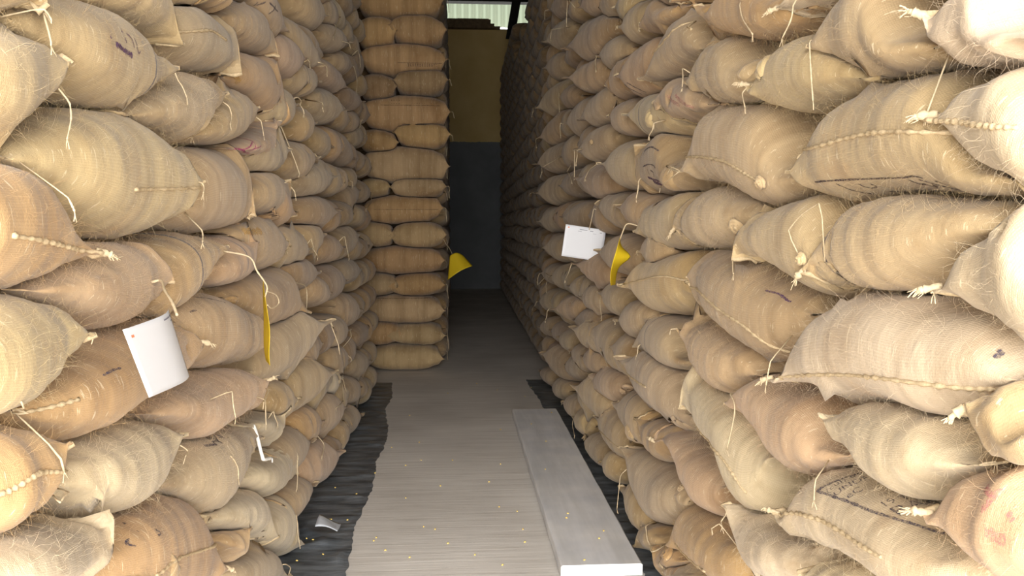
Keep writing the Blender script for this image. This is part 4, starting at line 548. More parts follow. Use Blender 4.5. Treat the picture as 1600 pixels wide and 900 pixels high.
SEAMS = [
    ["L3",[[1.98,1.579],[2.187,1.589],[2.443,1.605],[2.591,1.622]]],
    ["L4",[[1.452,1.481],[1.579,1.467],[1.704,1.452],[1.846,1.437]]],
    ["L62",[[1.511,1.165],[1.604,1.149],[1.713,1.147]]],
    ["L63",[[1.355,1.067],[1.391,1.06],[1.453,1.068],[1.517,1.056],[1.599,1.031]]],
    ["L89",[[1.999,0.655],[2.119,0.645],[2.306,0.591],[2.48,0.541],[2.577,0.511]]],
    ["L41",[[2.371,2.025],[2.528,2.057],[2.725,2.105],[2.883,2.111]]],
    ["R4",[[2.018,1.681],[1.867,1.675],[1.701,1.68],[1.549,1.675],[1.401,1.657]]],
    ["R9",[[2.981,1.74],[2.742,1.723],[2.513,1.691],[2.37,1.651],[2.265,1.615]]],
    ["R49",[[2.911,1.277],[2.707,1.277],[2.477,1.237],[2.309,1.208],[2.181,1.154]]],
    ["R50",[[2.109,1.096],[1.912,1.14],[1.69,1.182],[1.512,1.206],[1.348,1.222],[1.262,1.236]]],
    ["R57",[[2.06,0.748],[1.887,0.811],[1.753,0.839],[1.609,0.852],[1.508,0.859]]],
    ["R55",[[2.899,0.811],[2.704,0.791],[2.503,0.792],[2.393,0.763],[2.323,0.718]]],
    ["R87",[[4.144,1.187],[3.711,1.231],[3.256,1.292],[3.066,1.289],[2.858,1.314]]],
    ["R25",[[3.724,2.2],[3.432,2.195],[3.184,2.21],[2.947,2.238]]],
    ["R60",[[3.023,0.289],[2.859,0.311],[2.613,0.357]]],
    ["R3",[[1.432,1.683],[1.347,1.67],[1.247,1.651],[1.188,1.641]]],
    ["R75",[[4.731,0.316],[4.429,0.348],[4.16,0.35]]],
    ["R81",[[4.283,0.803],[3.885,0.83],[3.614,0.818],[3.377,0.822]]],
]
KNOTS = [
    ["R85",3.008,0.998,0.034],
    ["R80",4.052,0.73,0.034],
    ["R80",4.208,0.637,0.022],
    ["R62",3.094,0.477,0.02],
    ["R45",2.477,1.496,0.03],
    ["R9",2.245,1.616,0.022],
    ["L43",3.035,2.14,0.024],
    ["L60",3.004,1.232,0.035],
    ["R46",1.938,1.417,0.018],
    ["R65",3.092,0.216,0.03],
    ["R16",4.851,1.976,0.018],
    ["R47",1.362,1.443,0.022],
]
EARS = [
    ["R10",3.211,1.718,0.073,-0.071,0.09],
    ["R6",2.373,1.979,0.03,-0.02,0.07],
    ["R24",2.737,1.89,-0.069,-0.022,0.06],
    ["R62",3.004,0.499,0.163,-0.069,0.1],
    ["L76",2.201,0.849,-0.049,-0.002,0.12],
    ["R25",3.689,2.274,0.075,-0.007,0.05],
    ["R81",3.153,0.739,0.035,-0.049,0.08],
    ["R23",3.456,1.964,0.063,-0.045,0.07],
    ["R5",2.257,1.949,-0.021,-0.031,0.06],
    ["L11",3.659,1.506,0.284,0.018,0.07],
    ["R84",3.539,1.154,-0.071,-0.02,0.05],
    ["L72",5.029,0.575,0.367,-0.101,0.07],
    ["R28",5.516,2.733,0.173,0.072,0.06],
    ["R63",3.884,0.519,-0.088,-0.027,0.08],
    ["L88",2.512,0.612,0.128,-0.058,0.08],
]
LETTERS = [
    ["R57","(cul) 6O",1.775,0.894,-0.1,0.03],
    ["R57","UNDER",1.737,0.9,-0.1,0.032],
    ["R57","eC",1.697,0.908,-0.08,0.034],
    ["R57","19 TO",1.59,0.926,0.0,0.034],
    ["R57","BAO",1.535,0.926,0.05,0.06],
    ["R57","DIN",1.47,0.934,0.1,0.055],
]
ENDROWS = [[[-0.924,-0.105,0.006,0.267]],[[-0.972,-0.536,0.263,0.504],[-0.684,-0.084,0.259,0.494]],[[-0.943,-0.089,0.489,0.781]],[[-0.991,-0.557,0.769,1.001],[-0.672,-0.087,0.76,1.006]],[[-0.962,-0.086,0.994,1.276]],[[-0.983,-0.59,1.27,1.525],[-0.666,-0.065,1.25,1.526]],[[-0.954,-0.095,1.506,1.793]],[[-0.977,-0.623,1.767,1.969],[-0.654,-0.062,1.749,1.99]],[[-0.948,-0.035,1.901,2.273]],[[-0.97,-0.542,2.196,2.447],[-0.61,-0.027,2.255,2.544]],[[-0.941,-0.02,2.424,2.787]],[[-0.962,-0.549,2.722,2.995],[-0.611,-0.043,2.776,3.062]],[[-0.946,-0.055,2.967,3.295]],[[-0.98,-0.543,3.236,3.549],[-0.643,-0.053,3.266,3.587]],[[-0.988,-0.07,3.535,3.884]],[[-1.014,-0.574,3.866,4.122],[-0.649,-0.049,3.863,4.143]]]
SHEET_EDGE = [[-0.468,3.459],[-0.485,3.773],[-0.5,4.102],[-0.485,4.387],[-0.473,4.713],[-0.503,5.233],[-0.48,5.535],[-0.488,6.024],[-0.53,6.367],[-0.567,6.703],[-0.547,7.204],[-0.601,7.854]]
KERNELS = [[-0.548,4.549],[-0.485,4.959],[-0.274,4.486],[-0.102,4.005],[-0.16,4.043],[-0.381,3.915],[-0.389,3.875],[-0.325,3.755],[-0.637,4.157],[-0.628,4.156],[-0.638,4.121],[-0.546,4.141],[-0.708,3.905],[-0.675,3.887],[-0.705,3.643],[0.203,3.552],[0.328,3.975],[0.324,3.81],[0.319,4.232],[0.229,4.307],[0.193,4.738],[0.328,5.968],[-0.249,5.651],[-0.219,5.214],[-0.31,5.107],[-0.681,4.669],[-0.02,5.2],[-0.088,4.686],[0.085,3.674],[-0.038,3.819],[-0.428,5.532],[-0.358,6.463],[0.279,5.094],[-0.209,3.665],[-0.6,3.707],[0.202,7.735],[-0.065,7.308],[0.696,7.517],[0.604,7.125],[0.379,7.421]]
PLANK_KERNELS = [[0.546,5.894],[0.6,5.411],[0.526,4.778],[0.557,4.026],[0.542,3.963],[0.693,3.781],[0.656,3.688],[0.55,3.447],[0.736,6.25]]

# ---------------------------------------------------------------- helpers
def tag(o, label=None, cat=None, group=None, kind=None):
    if label: o['label'] = label
    if cat: o['category'] = cat
    if group: o['group'] = group
    if kind: o['kind'] = kind
    return o


def mesh_obj(name, verts, faces, mat=None, parent=None, smooth=True, uv=None):
    me = bpy.data.meshes.new(name)
    me.from_pydata([tuple(v) for v in verts], [], [tuple(f) for f in faces])
    if uv is not None:
        l = me.uv_layers.new(name='UVMap')
        idx = np.empty(len(me.loops), dtype=np.int32)
        me.loops.foreach_get('vertex_index', idx)
        l.data.foreach_set('uv', np.asarray(uv, dtype=np.float32)[idx].ravel())
    if smooth:
        me.polygons.foreach_set('use_smooth', [True] * len(me.polygons))
    if mat: me.materials.append(mat)
    me.update()
    o = bpy.data.objects.new(name, me)
    col.objects.link(o)
    if parent: o.parent = parent
    return o


def bm_obj(name, bm, mat=None, parent=None, smooth=False):
    me = bpy.data.meshes.new(name)
    bm.normal_update()
    bm.to_mesh(me)
    bm.free()
    if smooth: me.polygons.foreach_set('use_smooth', [True] * len(me.polygons))
    if mat: me.materials.append(mat)
    o = bpy.data.objects.new(name, me)
    col.objects.link(o)
    if parent: o.parent = parent
    return o


def add_box(bm, lo, hi):
    r = bmesh.ops.create_cube(bm, size=1)
    for v in r['verts']:
        v.co = Vector([lo[i] + (v.co[i] + .5) * (hi[i] - lo[i]) for i in range(3)])
    return r['verts']


def tube(points, radius, sides=6, jitter=0.0, rng=None, taper=None):
    """A tube along points: (verts, faces)."""
    P = [Vector(p) for p in points]
    n = len(P)
    V, Fc = [], []
    prev = None
    for i, p in enumerate(P):
        t = (P[min(i + 1, n - 1)] - P[max(i - 1, 0)]).normalized()
        a = Vector((0.3, 0.2, 0.93)) if prev is None else prev
        a = (a - t * a.dot(t))
        a = a.normalized() if a.length > 1e-5 else t.orthogonal().normalized()
        prev = a
        b = t.cross(a)
        r = radius * (taper[i] if taper else 1)
        if rng and jitter: r *= 1 + rng.uniform(-jitter, jitter)
        for k in range(sides):
            an = 2 * math.pi * k / sides
            V.append(p + a * (math.cos(an) * r) + b * (math.sin(an) * r))
    for i in range(n - 1):
        for k in range(sides):
            k2 = (k + 1) % sides
            Fc.append((i * sides + k, i * sides + k2, (i + 1) * sides + k2, (i + 1) * sides + k))
    Fc.append(tuple(range(sides - 1, -1, -1)))
    Fc.append(tuple((n - 1) * sides + k for k in range(sides)))
    return V, Fc


def smooth_path(pts, m=6):
    """Catmull-Rom through pts."""
    P = [np.array(p, float) for p in pts]
    P = [2 * P[0] - P[1]] + P + [2 * P[-1] - P[-2]]
    out = []
    for i in range(1, len(P) - 2):
        for k in range(m):
            t = k / m
            a, b, c, d = P[i - 1:i + 3]
            out.append(.5 * ((2 * b) + (c - a) * t + (2 * a - 5 * b + 4 * c - d) * t * t + (3 * b - a - 3 * c + d) * t ** 3))
    out.append(P[-2])
    return out


# ---------------------------------------------------------------- materials
def new_mat(name):
    m = bpy.data.materials.new(name)
    m.use_nodes = True
    nt = m.node_tree
    return m, nt, nt.nodes, nt.links, nt.nodes['Principled BSDF']


def mixrgb(nt, mode, fac, a, b):
    n = nt.nodes.new('ShaderNodeMix')
    n.data_type, n.blend_type = 'RGBA', mode
    for s, v in ((n.inputs[0], fac), (n.inputs[6], a), (n.inputs[7], b)):
        if hasattr(v, 'links') or hasattr(v, 'is_output'): nt.links.new(v, s)
        elif isinstance(v, (int, float)): s.default_value = v
        else: s.default_value = (*v, 1)
    return n.outputs[2]


def noise(nt, vec, scale, detail=3, rough=.55, out='Fac'):
    n = nt.nodes.new('ShaderNodeTexNoise')
    n.inputs['Scale'].default_value = scale
    n.inputs['Detail'].default_value = detail
    n.inputs['Roughness'].default_value = rough
    if vec is not None: nt.links.new(vec, n.inputs['Vector'])
    return n.outputs[out]


def ramp(nt, fac, *stops):
    n = nt.nodes.new('ShaderNodeValToRGB')
    e = n.color_ramp.elements
    e[0].position, e[0].color = stops[0][0], (*stops[0][1], 1)
    e[1].position, e[1].color = stops[-1][0], (*stops[-1][1], 1)
    for p, c in stops[1:-1]:
        x = e.new(p); x.color = (*c, 1)
    nt.links.new(fac, n.inputs[0])
    return n.outputs[0]


def math_node(nt, op, a, b=None, c=None):
    n = nt.nodes.new('ShaderNodeMath')
    n.operation = op
    for i, v in enumerate((a, b, c)):
        if v is None: continue
        if isinstance(v, (int, float)): n.inputs[i].default_value = v
        else: nt.links.new(v, n.inputs[i])
    return n.outputs[0]


def mapping(nt, vec, scale, loc=None):
    n = nt.nodes.new('ShaderNodeMapping')
    n.inputs['Scale'].default_value = scale
    nt.links.new(vec, n.inputs['Vector'])
    if loc is not None: nt.links.new(loc, n.inputs['Location'])
    return n.outputs[0]


def bump(nt, height, strength, dist, normal=None):
    n = nt.nodes.new('ShaderNodeBump')
    n.inputs['Strength'].default_value = strength
    n.inputs['Distance'].default_value = dist
    nt.links.new(height, n.inputs['Height'])
    if normal is not None: nt.links.new(normal, n.inputs['Normal'])
    return n.outputs[0]


def jute_material():
    m, nt, N, L, bs = new_mat('jute_cloth')
    uvn = N.new('ShaderNodeUVMap'); uv = uvn.outputs[0]
    at = N.new('ShaderNodeAttribute'); at.attribute_type = 'OBJECT'; at.attribute_name = 'tint'
    st = N.new('ShaderNodeAttribute'); st.attribute_type = 'OBJECT'; st.attribute_name = 'stripe'
    oi = N.new('ShaderNodeObjectInfo')
    off = N.new('ShaderNodeCombineXYZ')
    L.new(math_node(nt, 'MULTIPLY', oi.outputs['Random'], 37.0), off.inputs[0])
    L.new(math_node(nt, 'MULTIPLY', oi.outputs['Random'], 91.0), off.inputs[1])
    sep = N.new('ShaderNodeSeparateXYZ'); L.new(uv, sep.inputs[0])
    off = off.outputs[0]
    base = at.outputs['Color']
    # weft bands round the sack
    bands = noise(nt, mapping(nt, uv, (15, 1.0, 1), off), 1.0, 3, .6)
    c = mixrgb(nt, 'MULTIPLY', 1.0, base, ramp(nt, bands, (.28, (.74, .70, .64)), (.5, (1, .98, .95)), (.72, (1.13, 1.12, 1.1))))
    # blotchy wear
    blot = noise(nt, mapping(nt, uv, (4.5, 4.5, 1), off), 1.0, 4, .6)
    c = mixrgb(nt, 'MULTIPLY', 1.0, c, ramp(nt, blot, (.28, (.74, .68, .60)), (.5, (1, 1, 1)), (.72, (1.14, 1.12, 1.10))))
    # threads
    wa = N.new('ShaderNodeTexWave'); wa.bands_direction = 'X'
    wa.inputs['Scale'].default_value = 95; wa.inputs['Distortion'].default_value = 1.6
    wa.inputs['Detail'].default_value = 2; wa.inputs['Detail Scale'].default_value = 6
    L.new(uv, wa.inputs['Vector'])
    wb = N.new('ShaderNodeTexWave'); wb.bands_direction = 'Y'
    wb.inputs['Scale'].default_value = 80; wb.inputs['Distortion'].default_value = 1.6
    wb.inputs['Detail'].default_value = 2; wb.inputs['Detail Scale'].default_value = 6
    L.new(uv, wb.inputs['Vector'])
    weave = math_node(nt, 'MULTIPLY', wa.outputs['Fac'], wb.outputs['Fac'])
    c = mixrgb(nt, 'MULTIPLY', .5, c, ramp(nt, weave, (0.0, (.84, .81, .76)), (.6, (1.06, 1.06, 1.06))))
    # warm stains here and there
    stn = noise(nt, mapping(nt, uv, (2.6, 3.4, 1), off), 1.0, 5, .65)
    c = mixrgb(nt, 'MIX', math_node(nt, 'MULTIPLY', ramp(nt, stn, (.60, (0, 0, 0)), (.72, (1, 1, 1))), .38), c, (.36, .205, .08))
    # loose pale fibres
    fib = noise(nt, mapping(nt, uv, (150, 22, 1), off), 1.0, 2, .5)
    c = mixrgb(nt, 'MIX', math_node(nt, 'MULTIPLY', math_node(nt, 'GREATER_THAN', fib, .665), .42), c, (.80, .68, .47))
    # thin dark woven stripe
    d = math_node(nt, 'ABSOLUTE', math_node(nt, 'SUBTRACT', sep.outputs[0], st.outputs['Fac']))
    on = math_node(nt, 'MULTIPLY', math_node(nt, 'LESS_THAN', d, .0048), math_node(nt, 'GREATER_THAN', fib, .33))
    c = mixrgb(nt, 'MIX', math_node(nt, 'MULTIPLY', on, .9), c, (.07, .05, .05))
    L.new(c, bs.inputs['Base Color'])
    bs.inputs['Roughness'].default_value = .92
    bs.inputs['Specular IOR Level'].default_value = .12
    bs.inputs['Sheen Weight'].default_value = .18
    bs.inputs['Sheen Roughness'].default_value = .5
    fine = noise(nt, mapping(nt, uv, (1, 1, 1), off), 260, 2, .6)
    h1 = bump(nt, weave, .2, .003)
    h2 = bump(nt, fine, .25, .004, h1)
    mid = noise(nt, mapping(nt, uv, (30, 14, 1), off), 1.0, 3, .5)
    L.new(bump(nt, mid, .35, .012, h2), bs.inputs['Normal'])
    return m


def plain(name, color, rough=.8, var=.12, scale=30, spec=.3):
    m, nt, N, L, bs = new_mat(name)
    tc = N.new('ShaderNodeTexCoord')
    n = noise(nt, tc.outputs['Object'], scale, 3)
    lo = tuple(x * (1 - var) for x in color); hi = tuple(min(1, x * (1 + var)) for x in color)
    L.new(ramp(nt, n, (.3, lo), (.7, hi)), bs.inputs['Base Color'])
    bs.inputs['Roughness'].default_value = rough
    bs.inputs['Specular IOR Level'].default_value = spec
    return m


def print_material(name, color, cover, soft):
    # ink soaked into coarse cloth: patchy, the cloth shows through
    m, nt, N, L, bs = new_mat(name)
    tc = N.new('ShaderNodeTexCoord')
    n = noise(nt, tc.outputs['Object'], 190, 3, .6)
    r = N.new('ShaderNodeMapRange')
    r.inputs['From Min'].default_value = .5 - soft; r.inputs['From Max'].default_value = .5 + soft
    r.inputs['To Min'].default_value = max(0, cover - .35); r.inputs['To Max'].default_value = min(1, cover + .25)
    L.new(n, r.inputs['Value'])
    bs.inputs['Base Color'].default_value = (*color, 1)
    bs.inputs['Roughness'].default_value = .95
    bs.inputs['Specular IOR Level'].default_value = .05
    L.new(r.outputs[0], bs.inputs['Alpha'])
    return m


def floor_material():
    m, nt, N, L, bs = new_mat('brushed_concrete')
    tc = N.new('ShaderNodeTexCoord'); P = tc.outputs['Object']
    lines = noise(nt, mapping(nt, P, (1.6, 42, 1)), 1.0, 4, .6)
    c = ramp(nt, lines, (.28, (.60, .56, .51)), (.5, (.715, .68, .63)), (.75, (.765, .735, .69)))
    big = noise(nt, P, 1.3, 3)
    c = mixrgb(nt, 'MULTIPLY', 1, c, ramp(nt, big, (.3, (.86, .85, .84)), (.7, (1.08, 1.08, 1.08))))
    sc1 = noise(nt, mapping(nt, P, (3.2, 1.1, 1)), 1.0, 5, .6)
    c = mixrgb(nt, 'MIX', math_node(nt, 'MULTIPLY', math_node(nt, 'GREATER_THAN', sc1, .70), .35), c, (.62, .60, .56))
    crk = noise(nt, mapping(nt, P, (9, 60, 1)), 1.0, 2, .5)
    c = mixrgb(nt, 'MIX', math_node(nt, 'MULTIPLY', math_node(nt, 'LESS_THAN', crk, .235), .5), c, (.14, .12, .10))
    L.new(c, bs.inputs['Base Color'])
    bs.inputs['Roughness'].default_value = .85
    bs.inputs['Specular IOR Level'].default_value = .2
    L.new(bump(nt, lines, .4, .006), bs.inputs['Normal'])
    return m


def plank_material():
    m, nt, N, L, bs = new_mat('weathered_board')
    tc = N.new('ShaderNodeTexCoord'); P = tc.outputs['Object']
    g = noise(nt, mapping(nt, P, (14, 1.2, 10)), 1.0, 5, .6)
    c = ramp(nt, g, (.3, (.68, .68, .67)), (.55, (.79, .79, .79)), (.75, (.84, .84, .845)))
    b = noise(nt, P, 3.0, 3)
    c = mixrgb(nt, 'MULTIPLY', 1, c, ramp(nt, b, (.3, (.80, .81, .84)), (.7, (1.06, 1.04, 1.02))))
    k = noise(nt, mapping(nt, P, (4, 6, 4)), 1.0, 2)
    c = mixrgb(nt, 'MIX', math_node(nt, 'MULTIPLY', math_node(nt, 'LESS_THAN', k, .22), .5), c, (.12, .12, .13))
    L.new(c, bs.inputs['Base Color'])
    bs.inputs['Roughness'].default_value = .75
    L.new(bump(nt, g, .3, .004), bs.inputs['Normal'])
    return m


def plastic_material():
    m, nt, N, L, bs = new_mat('black_polythene')
    tc = N.new('ShaderNodeTexCoord'); P = tc.outputs['Object']
    d = noise(nt, mapping(nt, P, (5, 16, 1)), 1.0, 4, .6)
    L.new(ramp(nt, d, (.35, (.045, .054, .064)), (.75, (.24, .265, .29))), bs.inputs['Base Color'])
    bs.inputs['Roughness'].default_value = .42
    w = noise(nt, mapping(nt, P, (3, 11, 1)), 1.0, 4, .55)
    L.new(bump(nt, w, .7, .02), bs.inputs['Normal'])
    return m


def backwall_material():
    m, nt, N, L, bs = new_mat('painted_plaster')
    tc = N.new('ShaderNodeTexCoord'); P = tc.outputs['Object']
    sp = N.new('ShaderNodeSeparateXYZ'); L.new(P, sp.inputs[0])
    edge = math_node(nt, 'ADD', sp.outputs[2], math_node(nt, 'MULTIPLY', noise(nt, P, 9, 2), .05))
    up = math_node(nt, 'GREATER_THAN', edge, 3.40)
    n = noise(nt, P, 1.7, 4)
    y = ramp(nt, n, (.3, (.62, .44, .17)), (.7, (.72, .53, .23)))
    g = ramp(nt, n, (.3, (.15, .16, .165)), (.7, (.20, .21, .215)))
    L.new(mixrgb(nt, 'MIX', up, g, y), bs.inputs['Base Color'])
    bs.inputs['Roughness'].default_value = .9
    return m


def translucent_material():
    m, nt, N, L, bs = new_mat('translucent_sheet')
    out = N['Material Output']
    tr = N.new('ShaderNodeBsdfTranslucent'); tr.inputs[0].default_value = (.17, .20, .15, 1)
    df = N.new('ShaderNodeBsdfDiffuse'); df.inputs[0].default_value = (.30, .33, .26, 1)
    mx = N.new('ShaderNodeMixShader'); mx.inputs[0].default_value = .3
    L.new(tr.outputs[0], mx.inputs[1]); L.new(df.outputs[0], mx.inputs[2])
    L.new(mx.outputs[0], out.inputs['Surface'])
    return m


def card_material(name, color, back):
    m, nt, N, L, bs = new_mat(name)
    bs.inputs['Base Color'].default_value = (*color, 1)
    bs.inputs['Roughness'].default_value = .55
    out = N['Material Output']
    tr = N.new('ShaderNodeBsdfTranslucent'); tr.inputs[0].default_value = (*back, 1)
    mx = N.new('ShaderNodeMixShader'); mx.inputs[0].default_value = .25
    L.new(bs.outputs[0], mx.inputs[1]); L.new(tr.outputs[0], mx.inputs[2])
    L.new(mx.outputs[0], out.inputs['Surface'])
    return m


M = dict(
    jute=jute_material(), floor=floor_material(), plank=plank_material(), black=plastic_material(),
    backwall=backwall_material(), sheet=translucent_material(),
    twine=plain('jute_twine', (.53, .42, .27), .95, .15, 200, .1),
    whitetape=plain('white_tape', (.85, .82, .76), .8, .05, 60, .2),
    seam=plain('hem_seam', (.50, .385, .235), .95, .2, 220, .1),
    wall=plain('rendered_wall', (.30, .27, .22), .9, .1, 3),
    roof=plain('dark_roof_sheet', (.05, .05, .045), .8, .2, 2),
    beam=plain('dark_timber', (.018, .016, .013), .9, .3, 8),
    ledge=plain('brick_ledge', (.16, .11, .06), .95, .3, 12),
    white=card_material('white_card', (.88, .89, .92), (.7, .7, .72)),
    yellow=card_material('yellow_card', (.83, .60, .02), (.75, .6, .02)),
    ink=print_material('grey_print', (.10, .085, .11), .62, .10),
    purple=print_material('purple_ink', (.13, .07, .14), .70, .10),
    faint=print_material('faint_print', (.16, .11, .10), .40, .10),
    darkink=print_material('dark_print', (.07, .05, .06), .66, .10),
    pink=print_material('pink_stain', (.62, .22, .24), .24, .12),
    magenta=print_material('magenta_ink', (.42, .06, .19), .62, .10),
    ochre=print_material('ochre_patch', (.55, .33, .10), .45, .10),
    cardink=plain('card_print', (.25, .25, .30), .8, .1, 80, .1),
    kernel=plain('maize_kernel', (.85, .62, .18), .5, .2, 300, .4),
    poly=plain('clear_plastic', (.62, .66, .72), .25, .1, 30, .6),
    orange=plain('logo_red', (.75, .25, .12), .7, .1, 60, .2),
)

# ---------------------------------------------------------------- the setting
bm = bmesh.new()
add_box(bm, (-5, -6, -.2), (5, 20.0, 0))
tag(bm_obj('floor', bm, M['floor']), 'grey-brown brushed concrete floor of the aisle', 'floor', kind='structure')
bm = bmesh.new()
add_box(bm, (-5, 19.3, 0), (5, 19.6, 5.92))
tag(bm_obj('wall_back', bm, M['backwall']), 'end wall painted ochre above a grey lower band', 'wall', kind='structure')
for nm, x0, x1 in (('wall_left', -5.2, -5), ('wall_right', 5, 5.2)):
    bm = bmesh.new(); add_box(bm, (x0, -.85, 0), (x1, 20.7, 7.6))
    tag(bm_obj(nm, bm, M['wall']), 'plastered side wall of the store behind the sacks', 'wall', kind='structure')
bm = bmesh.new()
add_box(bm, (-5, -.85, 0), (-1.5, -.67, 7.6)); add_box(bm, (1.7, -.85, 0), (5, -.67, 7.6)); add_box(bm, (-1.5, -.85, 3.1), (1.7, -.67, 7.6))
tag(bm_obj('wall_front', bm, M['wall']), 'front wall of the store with its open doorway', 'wall', kind='structure')
bm = bmesh.new()
add_box(bm, (-5.2, -.85, 7.6), (5.2, 20.45, 7.7))
tag(bm_obj('ceiling', bm, M['roof']), 'dark roof sheeting over the store', 'roof', kind='structure')
# brick course along the top of the end wall, broken away at one side
bm = bmesh.new()
rg = random.Random(3)
x = -2.0
add_box(bm, (-2.0, 19.12, 5.90), (.92, 19.34, 6.0))
vs = add_box(bm, (-2.0, 19.16, 6.0), (.84, 19.36, 6.10))
while x < .70:
    w = rg.uniform(.3, .7)
    add_box(bm, (x, 19.17, 6.095), (min(x + w, .80), 19.35, 6.105 + rg.uniform(.003, .022)))
    x += w
add_box(bm, (.92, 19.2, 5.9), (1.06, 19.36, 5.96))
tag(bm_obj('trim_1', bm, M['ledge']), 'uneven brown brick course along the top of the end wall', 'wall trim', kind='structure')
# corrugated translucent sheets beyond the wall top
nx, nz = 560, 8
V, Fc = [], []
for j in range(nz + 1):
    for i in range(nx + 1):
        xx = -5 + 10 * i / nx
        V.append((xx, 20.6 - .12 * j / nz + .040 * math.sin(2 * math.pi * xx / .177), 6.26 + 1.5 * j / nz))
for j in range(nz):
    for i in range(nx):
        a = j * (nx + 1) + i
        Fc.append((a, a + 1, a + nx + 2, a + nx + 1))
s = mesh_obj('window_1', V, Fc, M['sheet'])
tag(s, 'bright translucent corrugated sheeting above the end wall', 'window', kind='structure')
bm = bmesh.new()
add_box(bm, (-3, 19.25, 6.52), (3, 19.5, 6.72))
tag(bm_obj('trim_2', bm, M['beam']), 'dark purlin crossing in front of the bright sheeting', 'beam', kind='structure')
bm = bmesh.new()
vs = add_box(bm, (1.22, 19.2, 5.7), (1.40, 19.3, 7.2))
for v in vs: v.co.x += (v.co.z - 5.9) * .17
vs = add_box(bm, (1.36, 19.22, 5.7), (1.42, 19.36, 7.2))
for v in vs: v.co.x += (v.co.z - 5.9) * .17
tag(bm_obj('trim_3', bm, M['beam']), 'dark leaning roof strut above the end wall', 'beam', kind='structure')

# ---------------------------------------------------------------- sacks
TINT = dict(y=(.450, .342, .194), t=(.432, .312, .172), p=(.455, .318, .196), o=(.430, .282, .140),
            b=(.345, .235, .126), g=(.405, .310, .190), w=(.535, .440, .300))  # w also paints strong doorway light onto some near, low sacks
TS = [(1 - math.cos(math.pi * i / 8)) / 2 for i in range(9)]
XL, KL, XR, KR = -0.70, -0.03, 0.815, 0.006


def interp(xs, ys, x):
    """Monotone-ish cubic through the stations."""
    xs, ys = np.asarray(xs), np.asarray(ys, float)
    d = np.gradient(ys, xs)
    i = np.clip(np.searchsorted(xs, x) - 1, 0, len(xs) - 2)
    h = xs[i + 1] - xs[i]
    t = (x - xs[i]) / h
    return ((2 * t ** 3 - 3 * t ** 2 + 1) * ys[i] + (t ** 3 - 2 * t ** 2 + t) * h * d[i]
            + (-2 * t ** 3 + 3 * t ** 2) * ys[i + 1] + (t ** 3 - t ** 2) * h * d[i + 1])


class Sack:
    pass


def build_sack(sid, frame, u0, u1, top, bot, p=0., W=.235, ns=34, nt=32, tuck=.07, seed=0, lumps=1.0):
    """frame(u, d, z) -> world points; u along the sack, d into the stack, z up."""
    rng = np.random.default_rng(seed)
    k = np.arange(ns + 1) / ns
    t = (1 - np.cos(np.pi * k)) / 2 * .75 + k * .25
    L = u1 - u0
    tp, bt = interp(TS, top, t), interp(TS, bot, t)
    env = np.clip((1 - t) * L / .05, 0, 1) ** .55 * np.clip(t * L / .05, 0, 1) ** .55
    hh = np.maximum((tp - bt) / 2 * 1.06 * env, .0065)
    zc = (tp + bt) / 2
    th = -np.pi + 2 * np.pi * np.arange(nt) / nt
    T, TH = np.meshgrid(t, th, indexing='ij')
    HH, ZC = hh[:, None] * np.ones_like(T), zc[:, None] * np.ones_like(T)
    cs, sn = np.cos(TH), np.sin(TH)
    dout = -p * T ** 2 + tuck * np.clip(1 - T / .45, 0, 1) ** 2 - .012 * np.sin(np.pi * np.clip(T, 0, 1))
    sec_c = np.sign(cs) * np.abs(cs) ** .74
    sec_s = np.sign(sn) * np.abs(sn) ** .80
    endf = np.clip((T - .84) / .16, 0, 1) ** 2
    D = dout + W * (1 - sec_c) * (1 - .82 * endf)
    Z = ZC + HH * sec_s
    # corners of the sewn ends stand proud of the middle of the seam
    endw = np.clip((np.abs(2 * T - 1) - .72) / .28, 0, 1) ** 2
    U = u0 + L * T
    fr = np.clip((D - dout) / (2 * W), 0, 1)
    U = U - np.sign(T - .5) * endw * .05 * np.sin(np.pi * fr)
    # grain lumps, creases, gathers towards the sewn ends
    nrm_d, nrm_z = -cs / W, sn / np.maximum(HH, .03)
    q = np.sqrt(nrm_d ** 2 + nrm_z ** 2)
    nrm_d, nrm_z = nrm_d / q, nrm_z / q
    f = np.zeros_like(T)
    for _ in range(7):
        a, b, c = rng.uniform(-26, 26), rng.uniform(-3.2, 3.2), rng.uniform(0, 6.28)
        f += np.sin(a * U * .6 + round(b) * TH + c) * rng.uniform(.6, 1.1)
    f *= .0021 * lumps
    for _ in range(2):
        c0, ph, kk = rng.uniform(.15, .85), rng.uniform(0, 6.28), rng.uniform(50, 85)
        mask = np.exp(-((T - c0) * L / .14) ** 2) * (.5 + .5 * np.sin(TH + ph))
        f += .0032 * lumps * mask * np.sin(kk * U + 1.2 * np.sin(TH * 2 + ph))
    e1 = np.exp(-(1 - T) * L / .085); e0 = np.exp(-T * L / .085)
    g1, g0 = rng.integers(7, 11), rng.integers(7, 11)
    fade = np.clip(HH / .05, 0, 1)
    f += .0062 * lumps * fade * (e1 * np.sin(g1 * TH + rng.uniform(0, 6)) + e0 * np.sin(g0 * TH + rng.uniform(0, 6)))
    # a soft dimple behind the far corner
    f -= .010 * lumps * np.exp(-((1 - T) * L - .10) ** 2 / .003) * np.clip(np.cos(TH - rng.uniform(-1, 1)), 0, 1)
    D = D + nrm_d * f
    Z = np.maximum(Z + nrm_z * f, .004)
    S = Sack()
    S.id, S.ns, S.nt, S.L = sid, ns + 1, nt, L
    S.rank = 1 if 'x' in sid else 0
    S.P = np.stack(frame(U, D, Z), -1)
    S.uv = np.stack([T * L + rng.uniform(0, 0), (TH + np.pi) * .105], -1)
    S.frame, S.u0, S.u1 = frame, u0, u1
    S.flip = False
    return S


